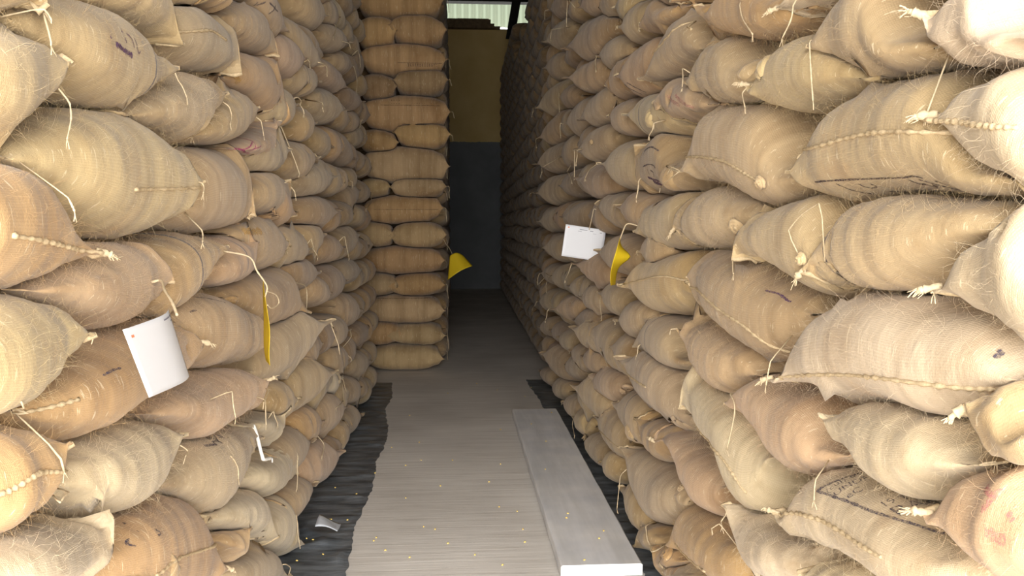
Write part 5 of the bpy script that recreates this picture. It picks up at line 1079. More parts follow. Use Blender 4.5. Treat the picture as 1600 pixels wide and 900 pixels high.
def sack_faces(S):
    ns, nt = S.ns, S.nt
    F_ = []
    for i in range(ns - 1):
        for j in range(nt):
            j2 = (j + 1) % nt
            F_.append((i * nt + j, i * nt + j2, (i + 1) * nt + j2, (i + 1) * nt + j))
    F_.append(tuple(range(nt - 1, -1, -1)))
    F_.append(tuple((ns - 1) * nt + j for j in range(nt)))
    if S.flip: F_ = [f[::-1] for f in F_]
    return F_


def fix_orientation(S):
    """Make the face normals point outwards."""
    Fs = sack_faces(S)
    P = S.P.reshape(-1, 3)
    c = P.mean(0)
    a = 0
    for f in Fs[S.nt * (S.ns // 2):S.nt * (S.ns // 2) + S.nt]:
        n = np.cross(P[f[1]] - P[f[0]], P[f[3]] - P[f[0]])
        a += np.dot(n, P[f[0]] - c)
    S.flip = a < 0
    S.F = sack_faces(S)


def settle(sacks, passes=5):
    """Soft sacks flatten against each other where they touch."""
    for S in sacks: fix_orientation(S)
    n = len(sacks)
    boxes = [(S.P.reshape(-1, 3).min(0), S.P.reshape(-1, 3).max(0)) for S in sacks]
    pairs = []
    for i in range(n):
        for j in range(n):
            if i != j and (boxes[i][0] < boxes[j][1]).all() and (boxes[j][0] < boxes[i][1]).all():
                pairs.append((i, j))
    by = {}
    for i, j in pairs: by.setdefault(i, []).append(j)
    for ps in range(passes):
        trees = [BVHTree.FromPolygons(S.P.reshape(-1, 3).tolist(), S.F) for S in sacks]
        moves = []
        for i in range(n):
            S = sacks[i]
            P = S.P.reshape(-1, 3)
            disp = np.zeros_like(P)
            for j in by.get(i, ()):
                lo, hi = sacks[j].P.reshape(-1, 3).min(0), sacks[j].P.reshape(-1, 3).max(0)
                for v in np.nonzero(((P > lo) & (P < hi)).all(1))[0]:
                    co, no, _, dist = trees[j].find_nearest(Vector(P[v]))
                    if co is None or dist > .22: continue
                    dv = Vector(P[v]) - co
                    if dv.dot(no) < 0:
                        m = -np.array(dv) * .5
                        if np.dot(m, m) > np.dot(disp[v], disp[v]): disp[v] = m
            Dg = disp.reshape(S.P.shape)
            sm = (Dg * 4 + np.roll(Dg, 1, 1) * 2 + np.roll(Dg, -1, 1) * 2)
            up = np.concatenate([Dg[:1], Dg[:-1]]); dn = np.concatenate([Dg[1:], Dg[-1:]])
            moves.append((S, (sm + up * 2 + dn * 2) / 12 * .35 + Dg * .65))
        for S, dd in moves:
            S.P = S.P + dd
            S.P[..., 2] = np.maximum(S.P[..., 2], .004)
    # whatever still interlocks yields to the sack in front of it, towards its own middle line
    order = sorted(range(n), key=lambda k: (sacks[k].rank, sacks[k].u0))
    done = []
    pos = {k: i for i, k in enumerate(order)}
    tr = {}
    for i in order:
        S = sacks[i]
        others = [j for j in by.get(i, ()) if pos[j] < pos[i]]
        if others:
            C = S.P.mean(1)
            new = S.P.copy()
            for r in range(S.ns):
                c = Vector(C[r])
                bad = False
                for j in others:
                    co, no, _, _ = tr[j].find_nearest(c)
                    if (c - co).dot(no) < 0: bad = True
                if bad: continue
                for q in range(S.nt):
                    v = Vector(S.P[r, q]); d = v - c
                    ln = d.length
                    if ln < 1e-5: continue
                    d /= ln
                    best = ln
                    for j in others:
                        h = tr[j].ray_cast(c, d, ln + .004)
                        if h[0] is not None and h[3] - .0045 < best: best = max(.0004, h[3] - .0045)
                    if best < ln and ln - best < .035: new[r, q] = c + d * best
            S.P = new
        tr[i] = BVHTree.FromPolygons(S.P.reshape(-1, 3).tolist(), S.F)


def left_frame(U, D, Z): return (XL + KL * Z - D, U, Z)
def right_frame(U, D, Z): return (XR + KR * Z + D, U, Z)


ALL = []
INFO = {}
rnd = random.Random(11)
for n_, (sid, tint, y0, y1, p, top, bot, label) in enumerate(SACKS):
    left = sid[0] == 'L'
    near = y0 < 3.3
    S = build_sack(sid, left_frame if left else right_frame, y0, y1, np.array(top) / 1000, np.array(bot) / 1000, p,
                   W=.235, ns=44 if near else 26, nt=40 if near else 26, seed=n_ + 5)
    S.tint, S.label, S.left, S.stack = tint, label, left, 'L' if left else 'R'
    ALL.append(S)

# the stack end that faces the doorway: rows of one lengthways sack and rows of two
EY = 8.38
def lens(z0, z1, tilt=0., blunt=2.6):
    t = np.array(TS)
    e = (1 - np.abs(2 * t - 1) ** blunt) ** .6
    c = (z0 + z1) / 2 + tilt * (t - .5)
    return c + (z1 - z0) / 2 * e, c - (z1 - z0) / 2 * e
def end_frame(U, D, Z): return (U, EY + D, Z)
ORD = 'zeroth first second third fourth fifth sixth seventh eighth ninth tenth eleventh twelfth thirteenth fourteenth fifteenth sixteenth'.split()
for r, row in enumerate(ENDROWS):
    for c, (xa, xb, z0, z1) in enumerate(row):
        tp, bt = lens(z0, z1, .03 * rnd.uniform(-1, 1), 3.2 if len(row) == 1 else 2.6)
        S = build_sack('E', end_frame, xa, xb, tp, bt, 0, W=.24, ns=34, nt=28, tuck=.0, seed=900 + r * 3 + c, lumps=.8)
        S.tint = 'b' if r == 11 else rnd.choice('oot')
        S.stack = 'E'
        if len(row) == 1: S.label = f'lengthways orange-brown jute sack in the stack end facing the doorway, {ORD[r + 1]} layer up'
        else: S.label = f'jute sack on the {"wall side" if c == 0 else "aisle side"} of the stack end, {ORD[r + 1]} layer up'
        ALL.append(S)
# first sacks round its corner, and the dim stack on the other side
def corner_frame(U, D, Z): return (-.075 - D, U, Z)
def far_frame(U, D, Z): return (.90 + .012 * (U - 8.2) + D, U, Z)
RH = .243
for r in range(14):
    z0 = .006 + r * RH
    tp, bt = lens(z0, z0 + RH * 1.06)
    y0 = 8.92 + rnd.uniform(-.03, .03)
    S = build_sack('C', corner_frame, y0, y0 + (.5 if r % 2 else .8), tp, bt, rnd.uniform(.0, .03), W=.22, ns=20, nt=20, tuck=.02, seed=1200 + r)
    S.tint, S.stack = rnd.choice('tob'), 'E'
    S.label = f'jute sack round the corner of the stack end beside the dark passage, {ORD[r + 1]} layer up'
    ALL.append(S)
for key in 'LRE':
    settle([S for S in ALL if S.stack == key])

def grid_normals(S):
    P = S.P
    du = np.concatenate([P[1:], P[-1:]]) - np.concatenate([P[:1], P[:-1]])
    dv = np.roll(P, -1, 1) - np.roll(P, 1, 1)
    n = np.cross(du, dv)
    n /= np.maximum(np.linalg.norm(n, axis=-1, keepdims=True), 1e-9)
    c = P.mean((0, 1))
    return n * np.sign((n * (P - c)).sum())


# a finger's breadth of slack between neighbours
for S in ALL:
    if S.stack in 'LRE':
        w = np.clip(np.linalg.norm(S.P - S.P.mean(1, keepdims=True), axis=-1, keepdims=True) / .05, 0, 1)
        S.P = S.P - grid_normals(S) * .0035 * w
        S.P[..., 2] = np.maximum(S.P[..., 2], .004)

GROUPS = dict(L='jute sacks stacked over the black sheet', R='jute sacks stacked beside the plank',
              E='jute sacks of the stack end facing the doorway')
OBJ = {}
for S in ALL:
    o = mesh_obj('jute_sack', S.P.reshape(-1, 3), S.F, M['jute'], uv=S.uv.reshape(-1, 2))
    tag(o, S.label, 'sack', GROUPS[S.stack])
    b = TINT[S.tint]
    v = rnd.uniform(.92, 1.08)
    o['tint'] = [b[0] * v, b[1] * v * rnd.uniform(.98, 1.02), b[2] * v * rnd.uniform(.95, 1.05)]
    o['stripe'] = -1.0
    S.obj = o
    S.tree = None
    if S.id not in ('E', 'C'): OBJ[S.id] = S

# coarse fibres standing off the cloth of the sacks nearest the doorway
def fuzz(o, count, length, seed):
    ps = o.modifiers.new('fibres', 'PARTICLE_SYSTEM').particle_system
    st = ps.settings
    st.type, st.count, st.hair_length, st.hair_step = 'HAIR', count, length, 3
    st.brownian_factor, st.normal_factor, st.factor_random = .012, .004, .006
    st.use_advanced_hair = True
    st.root_radius, st.tip_radius, st.radius_scale = .35, .08, .001
    st.material = 1
    ps.seed = seed
for S in ALL:
    if S.id in OBJ and S.u0 < 2.35: fuzz(S.obj, int(2600 * min(1, S.L / .8)), .009, len(S.id) + int(S.u0 * 100))

STRIPES = dict(L1=.60, R45=.12, R47=.10, L8=.30, R85=.25, R63=.35, L7=.28, R9=-1, R5=-1, R23=.3, L31=.3, L20=.36)
for k_, d_ in STRIPES.items():
    if k_ in OBJ and d_ > 0:
        S = OBJ[k_]
        S.obj['stripe'] = S.L - d_ if k_[0] == 'R' else d_

# the deeper layers of the stacks, seen only in the gaps
def mass(name, label, cells, mat):
    V, Fc, UV = [], [], []
    for (frame, u0, u1, z0, z1, W, seed) in cells:
        tp, bt = lens(z0, z1)
        S = build_sack('m', frame, u0, u1, tp, bt, 0, W=W, ns=10, nt=12, tuck=0, seed=seed, lumps=.6)
        fix_orientation(S)
        b = len(V)
        V += S.P.reshape(-1, 3).tolist(); UV += S.uv.reshape(-1, 2).tolist()
        Fc += [tuple(b + i for i in f) for f in S.F]
    o = mesh_obj(name, V, Fc, mat, uv=UV)
    o['tint'] = list(TINT['b']); o['stripe'] = -1.0  # darker brown than most face sacks, putting shade into the colour
    return tag(o, label, 'sacks', kind='stuff')


gr = random.Random(77)
def grid(fr, ya, yb, rows, W, base=0, sy=.5):
    out = []
    for r in range(rows):
        y = ya + (r % 2) * .2
        while y < yb:
            h = gr.uniform(-.02, .03) if r else 0
            ln = sy * gr.uniform(.75, 1.25)
            out.append((fr, y, min(y + ln + .04, yb + .3), .006 + r * .24 + h, .006 + r * .24 + .27 + h, W * gr.uniform(.9, 1.15), base + len(out)))
            y += ln
    return out


def left_core(U, D, Z): return (XL + KL * Z - .53 - D, U, Z)
def right_core(U, D, Z): return (XR + KR * Z + .53 + D, U, Z)
mass('stacked_sacks', 'deeper layers of jute sacks behind the face of the stack over the black sheet', grid(left_core, 1.0, 7.4, 16, .4, 3000), M['jute'])
mass('stacked_sacks', 'deeper layers of jute sacks behind the face of the stack beside the plank', grid(right_core, .9, 7.4, 16, .4, 4000), M['jute'])
def end_core(U, D, Z): return (-.10 - D, U, Z)
def end_core2(U, D, Z): return (-.55 - D, U, Z)
mass('stacked_sacks', 'rest of the stack end running back along the dark passage',
     grid(end_core, 9.75, 18.5, 20, .22, 5000, .75) + grid(end_core2, 8.95, 9.8, 16, .3, 5600), M['jute'])
mass('stacked_sacks', 'mass of jute sacks tinted darker for the shade far down the passage opposite the stack end',
     [c for c in grid(far_frame, 8.5, 18.6, 22, .22, 6000, .62) if c[4] < (5.4 if c[1] < 10.6 else 4.35 if c[1] < 13.5 else 5.05)], M['jute'])

# ---------------------------------------------------------------- seams, prints, twine on the sacks
for S in ALL:
    S.tree = BVHTree.FromPolygons(S.P.reshape(-1, 3).tolist(), S.F)


def on_face(S, y, z, lift=.0012):
    """The point of a side-stack sack's outer face at (y, z), straight in from the aisle."""
    dirx = -1 if S.left else 1
    co, no, _, _ = S.tree.ray_cast(Vector((0.0, y, z)), Vector((dirx, 0, 0)))
    if co is None:
        co, no, _, _ = S.tree.find_nearest(Vector(((XL + KL * z) if S.left else (XR + KR * z), y, z)))
    return co + no * lift, no


def ribbon(S, name, pts, width, mat, lift=.0012, rng=None):
    P = smooth_path([(0, a, b) for a, b in pts], 8) if len(pts) > 1 else pts
    Q = []
    for p in P:
        co, no = on_face(S, p[1], p[2], lift)
        if Q and (co - Q[-1][0]).length > .05: continue
        Q.append((co, no))
    if len(Q) < 2: return
    V, Fc = [], []
    n = len(Q)
    for i, (co, no) in enumerate(Q):
        t = (Q[min(i + 1, n - 1)][0] - Q[max(i - 1, 0)][0])
        b = t.cross(no)
        if b.length < 1e-7: b = Vector((0, 0, 1))
        b.normalize()
        w = width / 2 * (rng.uniform(.65, 1.25) if rng else 1) * (.55 if i in (0, n - 1) else 1)
        for s_ in (-1, -.33, .33, 1):
            c2, n2, _, _ = S.tree.find_nearest(co + b * (w * s_))
            V.append(c2 + n2 * lift)
    for i in range(n - 1):
        for k in range(3):
            a = i * 4 + k
            Fc.append((a, a + 1, a + 5, a + 4))
    return mesh_obj(name, V, Fc, mat, S.obj)


mr = random.Random(5)
for sid, mat, nm, w, pts in MARKS:
    if sid in OBJ: ribbon(OBJ[sid], nm, pts, w * 1.45 / 1000, M[mat], .0014, mr)


def stitched(S, pts, parent, r=.0042, face=True):
    P = smooth_path([(0, a, b) for a, b in pts], 16) if face else pts
    Q = []
    for p in P:
        if face: co, no = on_face(S, p[1], p[2], .001)
        else: co = Vector(p)
        if Q and (co - Q[-1]).length > .06: continue
        if Q and (co - Q[-1]).length < .003: continue
        Q.append(co)
    if len(Q) < 3: return
    tp = [1 + .38 * math.sin(i * 1.9) for i in range(len(Q))]
    V, Fc = tube(Q, r, 6, .25, mr, tp)
    return mesh_obj('hem_seam', V, Fc, M['seam'], parent)


for sid, pts in SEAMS:
    if sid in OBJ: stitched(OBJ[sid], pts, OBJ[sid].obj)

# sewn closing seam along the far end of every near sack, and a frayed corner on some
FRAY = set('L4 L66 R1 R3 R5 R45 R47 R50 R51 R56 R57 R58 L62 R48 L89 R8'.split())
for sid, S in OBJ.items():
    if S.u0 > 4.2: continue
    end = S.P[-1]
    q = end.mean(0)
    order = np.argsort(end[:, 0] if S.left else -end[:, 0])
    pts = [Vector(v) for v in end[order][::-1]]
    cl = []
    for v in pts:
        if not cl or (v - cl[-1]).length > .022: cl.append(v)
        if len(cl) > 9: break
    if len(cl) > 3 and max(v.z for v in cl) - min(v.z for v in cl) < .045:
        tp = [1 + .35 * math.sin(i * 2.1) for i in range(len(cl))]
        V, Fc = tube(cl, .006, 6, .2, mr, tp)
        o = mesh_obj('closing_seam', V, Fc, M['seam'], S.obj)
    if sid in FRAY:
        tip = cl[0]
        out = S.P[-1].mean(0) - S.P[-6].mean(0)
        dirv = Vector(out); dirv.x = (.25 if S.left else -.25) * dirv.length; dirv.z -= .3 * dirv.length; dirv.normalize()
        V, Fc = tube(smooth_path([tip - dirv * .02, tip + dirv * .006, tip + dirv * .014, tip + dirv * .022 + Vector((0, 0, -.003))], 4), .0065, 8, .35, mr,
                     [.8, .95, 1.1, 1.2, 1.25, 1.3, 1.25, 1.15, 1.05, .9, .7, .5, .35, .3])
        for k in range(12):
            d = (dirv + Vector((mr.uniform(-.4, .4), mr.uniform(-.4, .4), mr.uniform(-.5, .25)))).normalized()
            ln = mr.uniform(.010, .024)
            st = tip + dirv * mr.uniform(0, .02)
            pp = [st, st + d * ln * .5 + Vector((0, 0, mr.uniform(-.004, .004))), st + d * ln - Vector((0, 0, mr.uniform(0, .008)))]
            v, f = tube(smooth_path(pp, 3), mr.uniform(.0008, .0018), 4, .3, mr)
            b = len(V); V += v; Fc += [tuple(b + i for i in x) for x in f]
        mesh_obj('frayed_corner', V, Fc, M['twine'], S.obj)


def twine(S, pts, mat='twine', r=.0032, name='twine_tail'):
    sgn = 1 if S.left else -1
    P = smooth_path(pts, 8)
    n = len(P)
    Q = []
    for i, p in enumerate(P):
        v = Vector(p)
        co, no, _, d = S.tree.find_nearest(v)
        if i == 0: v = co + no * .001
        elif (v - co).dot(no) < r: v = co + no * r
        # keep clear of the neighbours
        for T_ in NEAR.get(S.id, ()):
            co, no, _, d = T_.tree.find_nearest(v)
            if (v - co).dot(no) < r and d < .12: v = co + no * r
        Q.append(v)
    Q = [Q[0]] + [(Q[i - 1] + Q[i] * 2 + Q[i + 1]) / 4 for i in range(1, n - 1)] + [Q[-1]]
    rr = r
    V, Fc = tube(Q, rr, 6, .3, mr)
    for k in range(2):      # the twine unravels at its end
        e = Q[-1]
        d = Vector((mr.uniform(-.3, .3), mr.uniform(-.6, .6), -1)).normalized()
        v, f = tube([e, e + d * .009, e + d * .02 + Vector((0, mr.uniform(-.006, .006), 0))], rr * .55, 5, .2, mr)
        b = len(V); V += v; Fc += [tuple(b + i for i in x) for x in f]
    return mesh_obj(name, V, Fc, M[mat], S.obj)


NEAR = {}
for sid, S in OBJ.items():
    c = S.P.reshape(-1, 3).mean(0)
    NEAR[sid] = sorted((T_ for s2, T_ in OBJ.items() if s2 != sid and T_.left == S.left and np.linalg.norm(T_.P.reshape(-1, 3).mean(0) - c) < .75),
                       key=lambda T_: np.linalg.norm(T_.P.reshape(-1, 3).mean(0) - c))[:7]
for sid, pts in TAILS:
    if sid not in OBJ: continue
    S = OBJ[sid]
    white = sid == 'L76' and abs(pts[0][1] - 3.08) < .4 and pts[-1][2] > .6
    twine(S, pts, 'whitetape' if white else 'twine', .006 if white else .0019 if S.u0 < 2.2 else .0022 if S.u0 < 3 else .0027)

# loose twine at the aisle ends of the sacks in the stack end
for S in ALL:
    if S.stack != 'E': continue
    if S.id == 'E' and S.u1 < -.2: continue
    P = S.P.reshape(-1, 3)
    tip = Vector(max(P.tolist(), key=lambda v: v[0] - .3 * abs(v[1] - EY))) if S.id == 'E' else Vector(max(P.tolist(), key=lambda v: v[0] - .5 * v[1]))
    if mr.random() < .25: continue
    ln = mr.uniform(.06, .17)
    pts = [tip, tip + Vector((.012, -.008, -.01)), tip + Vector((.016 + mr.uniform(-.004, .008), -.012, -ln * .5)), tip + Vector((.018 + mr.uniform(-.008, .012), -.012, -ln))]
    V, Fc = tube(smooth_path(pts, 5), .0026, 5, .3, mr)
    mesh_obj('twine_tail', V, Fc, M['twine'], S.obj)

# knotted, rolled-up ends
def knot(sid, y, z, r, name='tied_knot'):
    S = OBJ.get(sid)
    if not S: return
    co, no = on_face(S, y, z, .004)
    a = no.orthogonal().normalized(); b = no.cross(a)
    pts = []
    for i in range(40):
        an = i * .42; rad = .85 * r * (1 - i / 52)
        pts.append(co + a * (math.cos(an) * rad * mr.uniform(.9, 1.1)) + b * (math.sin(an) * rad * mr.uniform(.9, 1.1)) + no * (.002 + .010 * i / 40 + mr.uniform(0, .004)))
    V, Fc = tube(pts, r * .27, 7, .2, mr)
    o = mesh_obj(name, V, Fc, M['jute'], S.obj, uv=[(v.y * 2, v.z * 2) for v in V])
    o['tint'] = [min(1, c * 1.05) for c in S.obj['tint']]; o['stripe'] = -1.0


def folded_ear(sid, y, z, dy, dz, size=.05):
    """A corner of sacking folded out against the face."""
    S = OBJ.get(sid)
    if not S: return
    n = math.hypot(dy, dz); uy, uz = dy / n, dz / n
    V, Fc = [], []
    nn = 12
    for i in range(nn + 1):
        t = i / nn
        wdt = size * .55 * math.sqrt(max(0.0, math.sin(math.pi * min(1, .10 + t * .86))))
        for j in range(nn + 1):
            s_ = (j / nn - .5) * 2
            a, b = t * size * 1.2, s_ * wdt
            co, no = on_face(S, y + uy * a - uz * b, z + uz * a + uy * b, 0)
            h = .020 * math.sqrt(max(0.0, 1 - s_ * s_)) * math.sin(math.pi * (.06 + .88 * t)) ** .6 - .003
            h += .0018 * math.sin(9 * s_ + 5 * t) * (1 - s_ * s_)
            V.append(co + no * h)
    for i in range(nn):
        for j in range(nn):
            a = i * (nn + 1) + j
            Fc.append((a, a + 1, a + nn + 2, a + nn + 1))
    o = mesh_obj('folded_corner', V, Fc, M['jute'], S.obj, uv=[(v.y, v.z) for v in V])
    o['tint'] = [min(1, c * 1.12) for c in S.obj['tint']]; o['stripe'] = -1.0


for k in KNOTS: knot(*k)
for k in EARS: folded_ear(*k)


# ---------------------------------------------------------------- lettering
def text_on(S, text, y, z, lean, size, mat='ink'):
    """Printed text running round a side-stack sack from the point (y, z) of its face, up and over; lean turns it along the sack."""
    cu = bpy.data.curves.new('lettering', 'FONT')
    cu.body, cu.size, cu.resolution_u = text, size, 2
    t = bpy.data.objects.new('lettering', cu)
    col.objects.link(t)
    dg = bpy.context.evaluated_depsgraph_get()
    me = bpy.data.meshes.new_from_object(t.evaluated_get(dg))
    bpy.data.objects.remove(t); bpy.data.curves.remove(cu)
    bm = bmesh.new(); bm.from_mesh(me); bpy.data.meshes.remove(me)
    bmesh.ops.triangulate(bm, faces=bm.faces[:])
    for _ in range(2):
        lg = [e for e in bm.edges if e.calc_length() > .012]
        if lg: bmesh.ops.subdivide_edges(bm, edges=lg, cuts=1)
    p0, n0 = on_face(S, y, z, .0014)
    yax = Vector((0, 1, 0)); yax = (yax - n0 * n0.y).normalized()
    t = yax.cross(n0) if not S.left else n0.cross(yax)
    if t.z < 0: t = -t
    t = (t + yax * lean).normalized()
    up = n0.cross(t)
    # step along the cloth so that the letters keep their shape on the curve
    def along(p, n, d, dist):
        k = max(1, int(abs(dist) / .008)); st = dist / k
        for _ in range(k):
            d = (d - n * d.dot(n)).normalized()
            q, n, _, _ = S.tree.find_nearest(p + d * st)
            p = q
        return p, n, d
    for v in bm.verts:
        p, n, d = along(p0, n0, t, v.co.x)
        u = (up - n * up.dot(n)).normalized()
        p, n, d = along(p, n, u, v.co.y)
        v.co = p + n * .0015
    return bm_obj('printed_lettering', bm, M[mat], S.obj)


for sid, text, y, z, lean, size in LETTERS:
    if sid in OBJ: text_on(OBJ[sid], text, y, z, lean, size)

# prints on the stack end: a thin ruled line with blocks above it
ends = [S for S in ALL if S.id == 'E']
def end_print(S, xs, zf, blocks):
    P = S.P.reshape(-1, 3)
    z0, z1 = P[:, 2].min(), P[:, 2].max()
    def hit(x, z):
        co, no, _, _ = S.tree.ray_cast(Vector((x, 7.0, z)), Vector((0, 1, 0)))
        return (co + no * .0015) if co else None
    V, Fc = [], []
    def strip(x0, x1, fz0, fz1, n):
        b = len(V)
        for i in range(n + 1):
            x = x0 + (x1 - x0) * i / n
            for fz in (fz0, fz1):
                h = hit(x, z0 + (z1 - z0) * fz)
                V.append(h if h else Vector((x, EY, z0 + (z1 - z0) * fz)))
        for i in range(n):
            a = b + i * 2
            Fc.append((a, a + 2, a + 3, a + 1))
    strip(xs[0], xs[1], zf, zf + .02, 24)
    for (a, b_, f0, f1) in blocks: strip(a, b_, f0, f1, max(2, int((b_ - a) / .02)))
    mesh_obj('printed_band', V, Fc, M['faint'], S.obj)
def blocks(x0, x1, f0, f1, k):
    w = (x1 - x0) / k
    return [(x0 + i * w, x0 + i * w + w * .55, f0, f1) for i in range(k)]
for S in ends:
    zc = S.P[..., 2].mean()
    if S.L > .7 and 2.55 < zc < 2.75: end_print(S, (-.72, -.14), .66, blocks(-.62, -.52, .70, .82, 4) + blocks(-.42, -.27, .72, .86, 6) + blocks(-.23, -.15, .72, .84, 3))
    elif S.L > .7 and 3.05 < zc < 3.3: end_print(S, (-.55, -.10), .34, blocks(-.45, -.15, .25, .33, 13))
    elif S.L > .7 and 1.55 < zc < 1.70: end_print(S, (-.80, -.16), .48, [])
    elif S.L > .7 and .45 < zc < .7: end_print(S, (-.82, -.2), .86, [])

# ---------------------------------------------------------------- cards hung on the sacks
def grid_card(name, mat, fn, nu=14, nv=14, thick=.0009):
    """fn(a, b) -> point; a closed sheet of card with real thickness."""
    G = [[Vector(fn(i / nu, j / nv)) for j in range(nv + 1)] for i in range(nu + 1)]
    V, Fc = [], []
    Nn = []
    for i in range(nu + 1):
        for j in range(nv + 1):
            a = G[min(i + 1, nu)][j] - G[max(i - 1, 0)][j]
            b = G[i][min(j + 1, nv)] - G[i][max(j - 1, 0)]
            Nn.append(a.cross(b).normalized())
    flat = [p for r in G for p in r]
    V = [p + n * thick / 2 for p, n in zip(flat, Nn)] + [p - n * thick / 2 for p, n in zip(flat, Nn)]
    m = len(flat)
    ix = lambda i, j: i * (nv + 1) + j
    for i in range(nu):
        for j in range(nv):
            q = (ix(i, j), ix(i + 1, j), ix(i + 1, j + 1), ix(i, j + 1))
            Fc.append(q); Fc.append(tuple(m + k for k in q[::-1]))
    rim = [ix(i, 0) for i in range(nu)] + [ix(nu, j) for j in range(nv)] + [ix(i, nv) for i in range(nu, 0, -1)] + [ix(0, j) for j in range(nv, 0, -1)]
    for k in range(len(rim)):
        a, b = rim[k], rim[(k + 1) % len(rim)]
        Fc.append((b, a, m + a, m + b))
    return mesh_obj(name, V, Fc, mat)


def lerp4(c, a, b):
    c = [Vector(x) for x in c]      # top-left, top-right, bottom-right, bottom-left
    return (c[0] * (1 - a) + c[1] * a) * (1 - b) + (c[3] * (1 - a) + c[2] * a) * b


def child_tube(name, pts, r, mat, parent, m=8):
    end = Vector(pts[-1])
    best = min((S.tree.find_nearest(end) for S in ALL), key=lambda h: h[3] if h[0] else 9e9)
    if best[3] < .3 and name == 'twine_loop' and (Vector(pts[0]) - end).length > .05: pts = list(pts) + [tuple(best[0])]
    V, Fc = tube(smooth_path(pts, m), r, 6, .15, mr)
    return mesh_obj(name, V, Fc, mat, parent)


def print_lines(card, c, fn, rows, mat, name='printed_line'):
    for (a0, a1, b, h) in rows:
        V, Fc = [], []
        n = 6
        for i in range(n + 1):
            a = a0 + (a1 - a0) * i / n
            for bb in (b, b + h):
                p = Vector(fn(a, bb)); q = Vector(fn(a + .01, bb)) - p; r_ = Vector(fn(a, bb + .01)) - p
                nn = q.cross(r_).normalized()
                if nn.dot(Vector((0, 0, 1.5)) - p) < 0: nn = -nn
                V.append(p + nn * .0012)
        for i in range(n):
            k = i * 2
            Fc.append((k, k + 2, k + 3, k + 1))
        mesh_obj(name, V, Fc, mat, card)


# white card on the stack over the black sheet, its aisle edge curling back
cl = [(-.600, 1.541, 1.309), (-.598, 1.83, 1.316), (-.598, 1.955, 1.150), (-.600, 1.658, 1.160)]
def left_white(a, b):
    p = lerp4(cl, a, b)
    k = max(0, a - .55) / .45
    return p + Vector((-.020 * k * k + .004 * math.sin(a * 3), .005 * k, 0))
w1 = grid_card('hanging_card', M['white'], left_white)
tag(w1, 'curled white card hanging by a twine loop in front of the orange-brown sacks', 'card', 'record cards hung on the stacks')
print_lines(w1, cl, left_white, [(.66, .84, .055, .02), (.86, .95, .05, .03), (.86, .94, .12, .015)], M['cardink'])
print_lines(w1, cl, left_white, [(.07, .11, .10, .035)], M['orange'], 'printed_logo')
child_tube('twine_loop', [(-.601, 1.84, 1.303), (-.63, 1.90, 1.325), (-.68, 2.0, 1.345), (-.715, 2.08, 1.362)], .0035, M['twine'], w1)

# white card on the stack beside the plank
cr = [(.655, 4.88, 1.499), (.895, 4.88, 1.464), (.872, 4.90, 1.275), (.632, 4.90, 1.312)]
def right_white(a, b): return lerp4(cr, a, b) + Vector((0, .012 * math.sin(a * math.pi), 0))
w2 = grid_card('hanging_card', M['white'], right_white)
tag(w2, 'flat white card hanging by a twine from the stack beside the plank', 'card', 'record cards hung on the stacks')
print_lines(w2, cr, right_white, [(.36, .55, .085, .018), (.62, .70, .095, .016), (.32, .42, .15, .008), (.70, .78, .17, .008), (.86, .91, .11, .012)], M['cardink'])
print_lines(w2, cr, right_white, [(.06, .10, .06, .035)], M['orange'], 'printed_logo')
child_tube('twine_loop', [(.790, 4.86, 1.465), (.795, 4.855, 1.49), (.803, 4.84, 1.54), (.812, 4.83, 1.585)], .0025, M['twine'], w2)

# yellow card seen almost edge-on on the stack over the black sheet
def left_yellow(a, b):
    y = 2.70 + .055 * b + .13 * a * (1 - .25 * b)
    x = -.606 - .034 * a + .010 * math.sin(b * 5.2) * b - .010 * a * math.sin(b * 3.1) + .008 * b
    return (x, y, 1.272 - .236 * b + .05 * a * (1 - b) * .8)
y1_ = grid_card('hanging_card', M['yellow'], left_yellow)
tag(y1_, 'narrow yellow card hanging edge-on by a long twine beside the scrawled sack', 'card', 'record cards hung on the stacks')
child_tube('twine_loop', [(-.610, 2.72, 1.265), (-.606, 2.73, 1.30), (-.63, 2.705, 1.35), (-.655, 2.71, 1.395)], .003, M['twine'], y1_)
child_tube('twine_loop', [(-.606, 2.72, 1.285), (-.592, 2.80, 1.265), (-.590, 2.83, 1.235), (-.598, 2.76, 1.225), (-.602, 2.715, 1.24)], .002, M['twine'], y1_)

# yellow card on the stack beside the plank, twisted with one corner bent
ry = [(.742, 3.70, 1.440), (.758, 3.78, 1.425), (.748, 3.80, 1.220), (.716, 3.68, 1.225)]
def right_yellow(a, b):
    p = lerp4(ry, a, b)
    bulge = math.exp(-((b - .36) / .16) ** 2)
    return p + Vector((.040 * a * bulge - .018 * (1 - a) * math.sin(math.pi * b) + .006 * math.sin(5 * b), -.04 * a * bulge, .0)) + Vector((-.012 * b, 0, 0)) * (1 - a)
y2_ = grid_card('hanging_card', M['yellow'], right_yellow)
tag(y2_, 'twisted yellow card with a bent corner beside the rope-like hem of a sack', 'card', 'record cards hung on the stacks')
child_tube('twine_loop', [(.748, 3.73, 1.432), (.756, 3.72, 1.46), (.775, 3.71, 1.50)], .003, M['twine'], y2_)

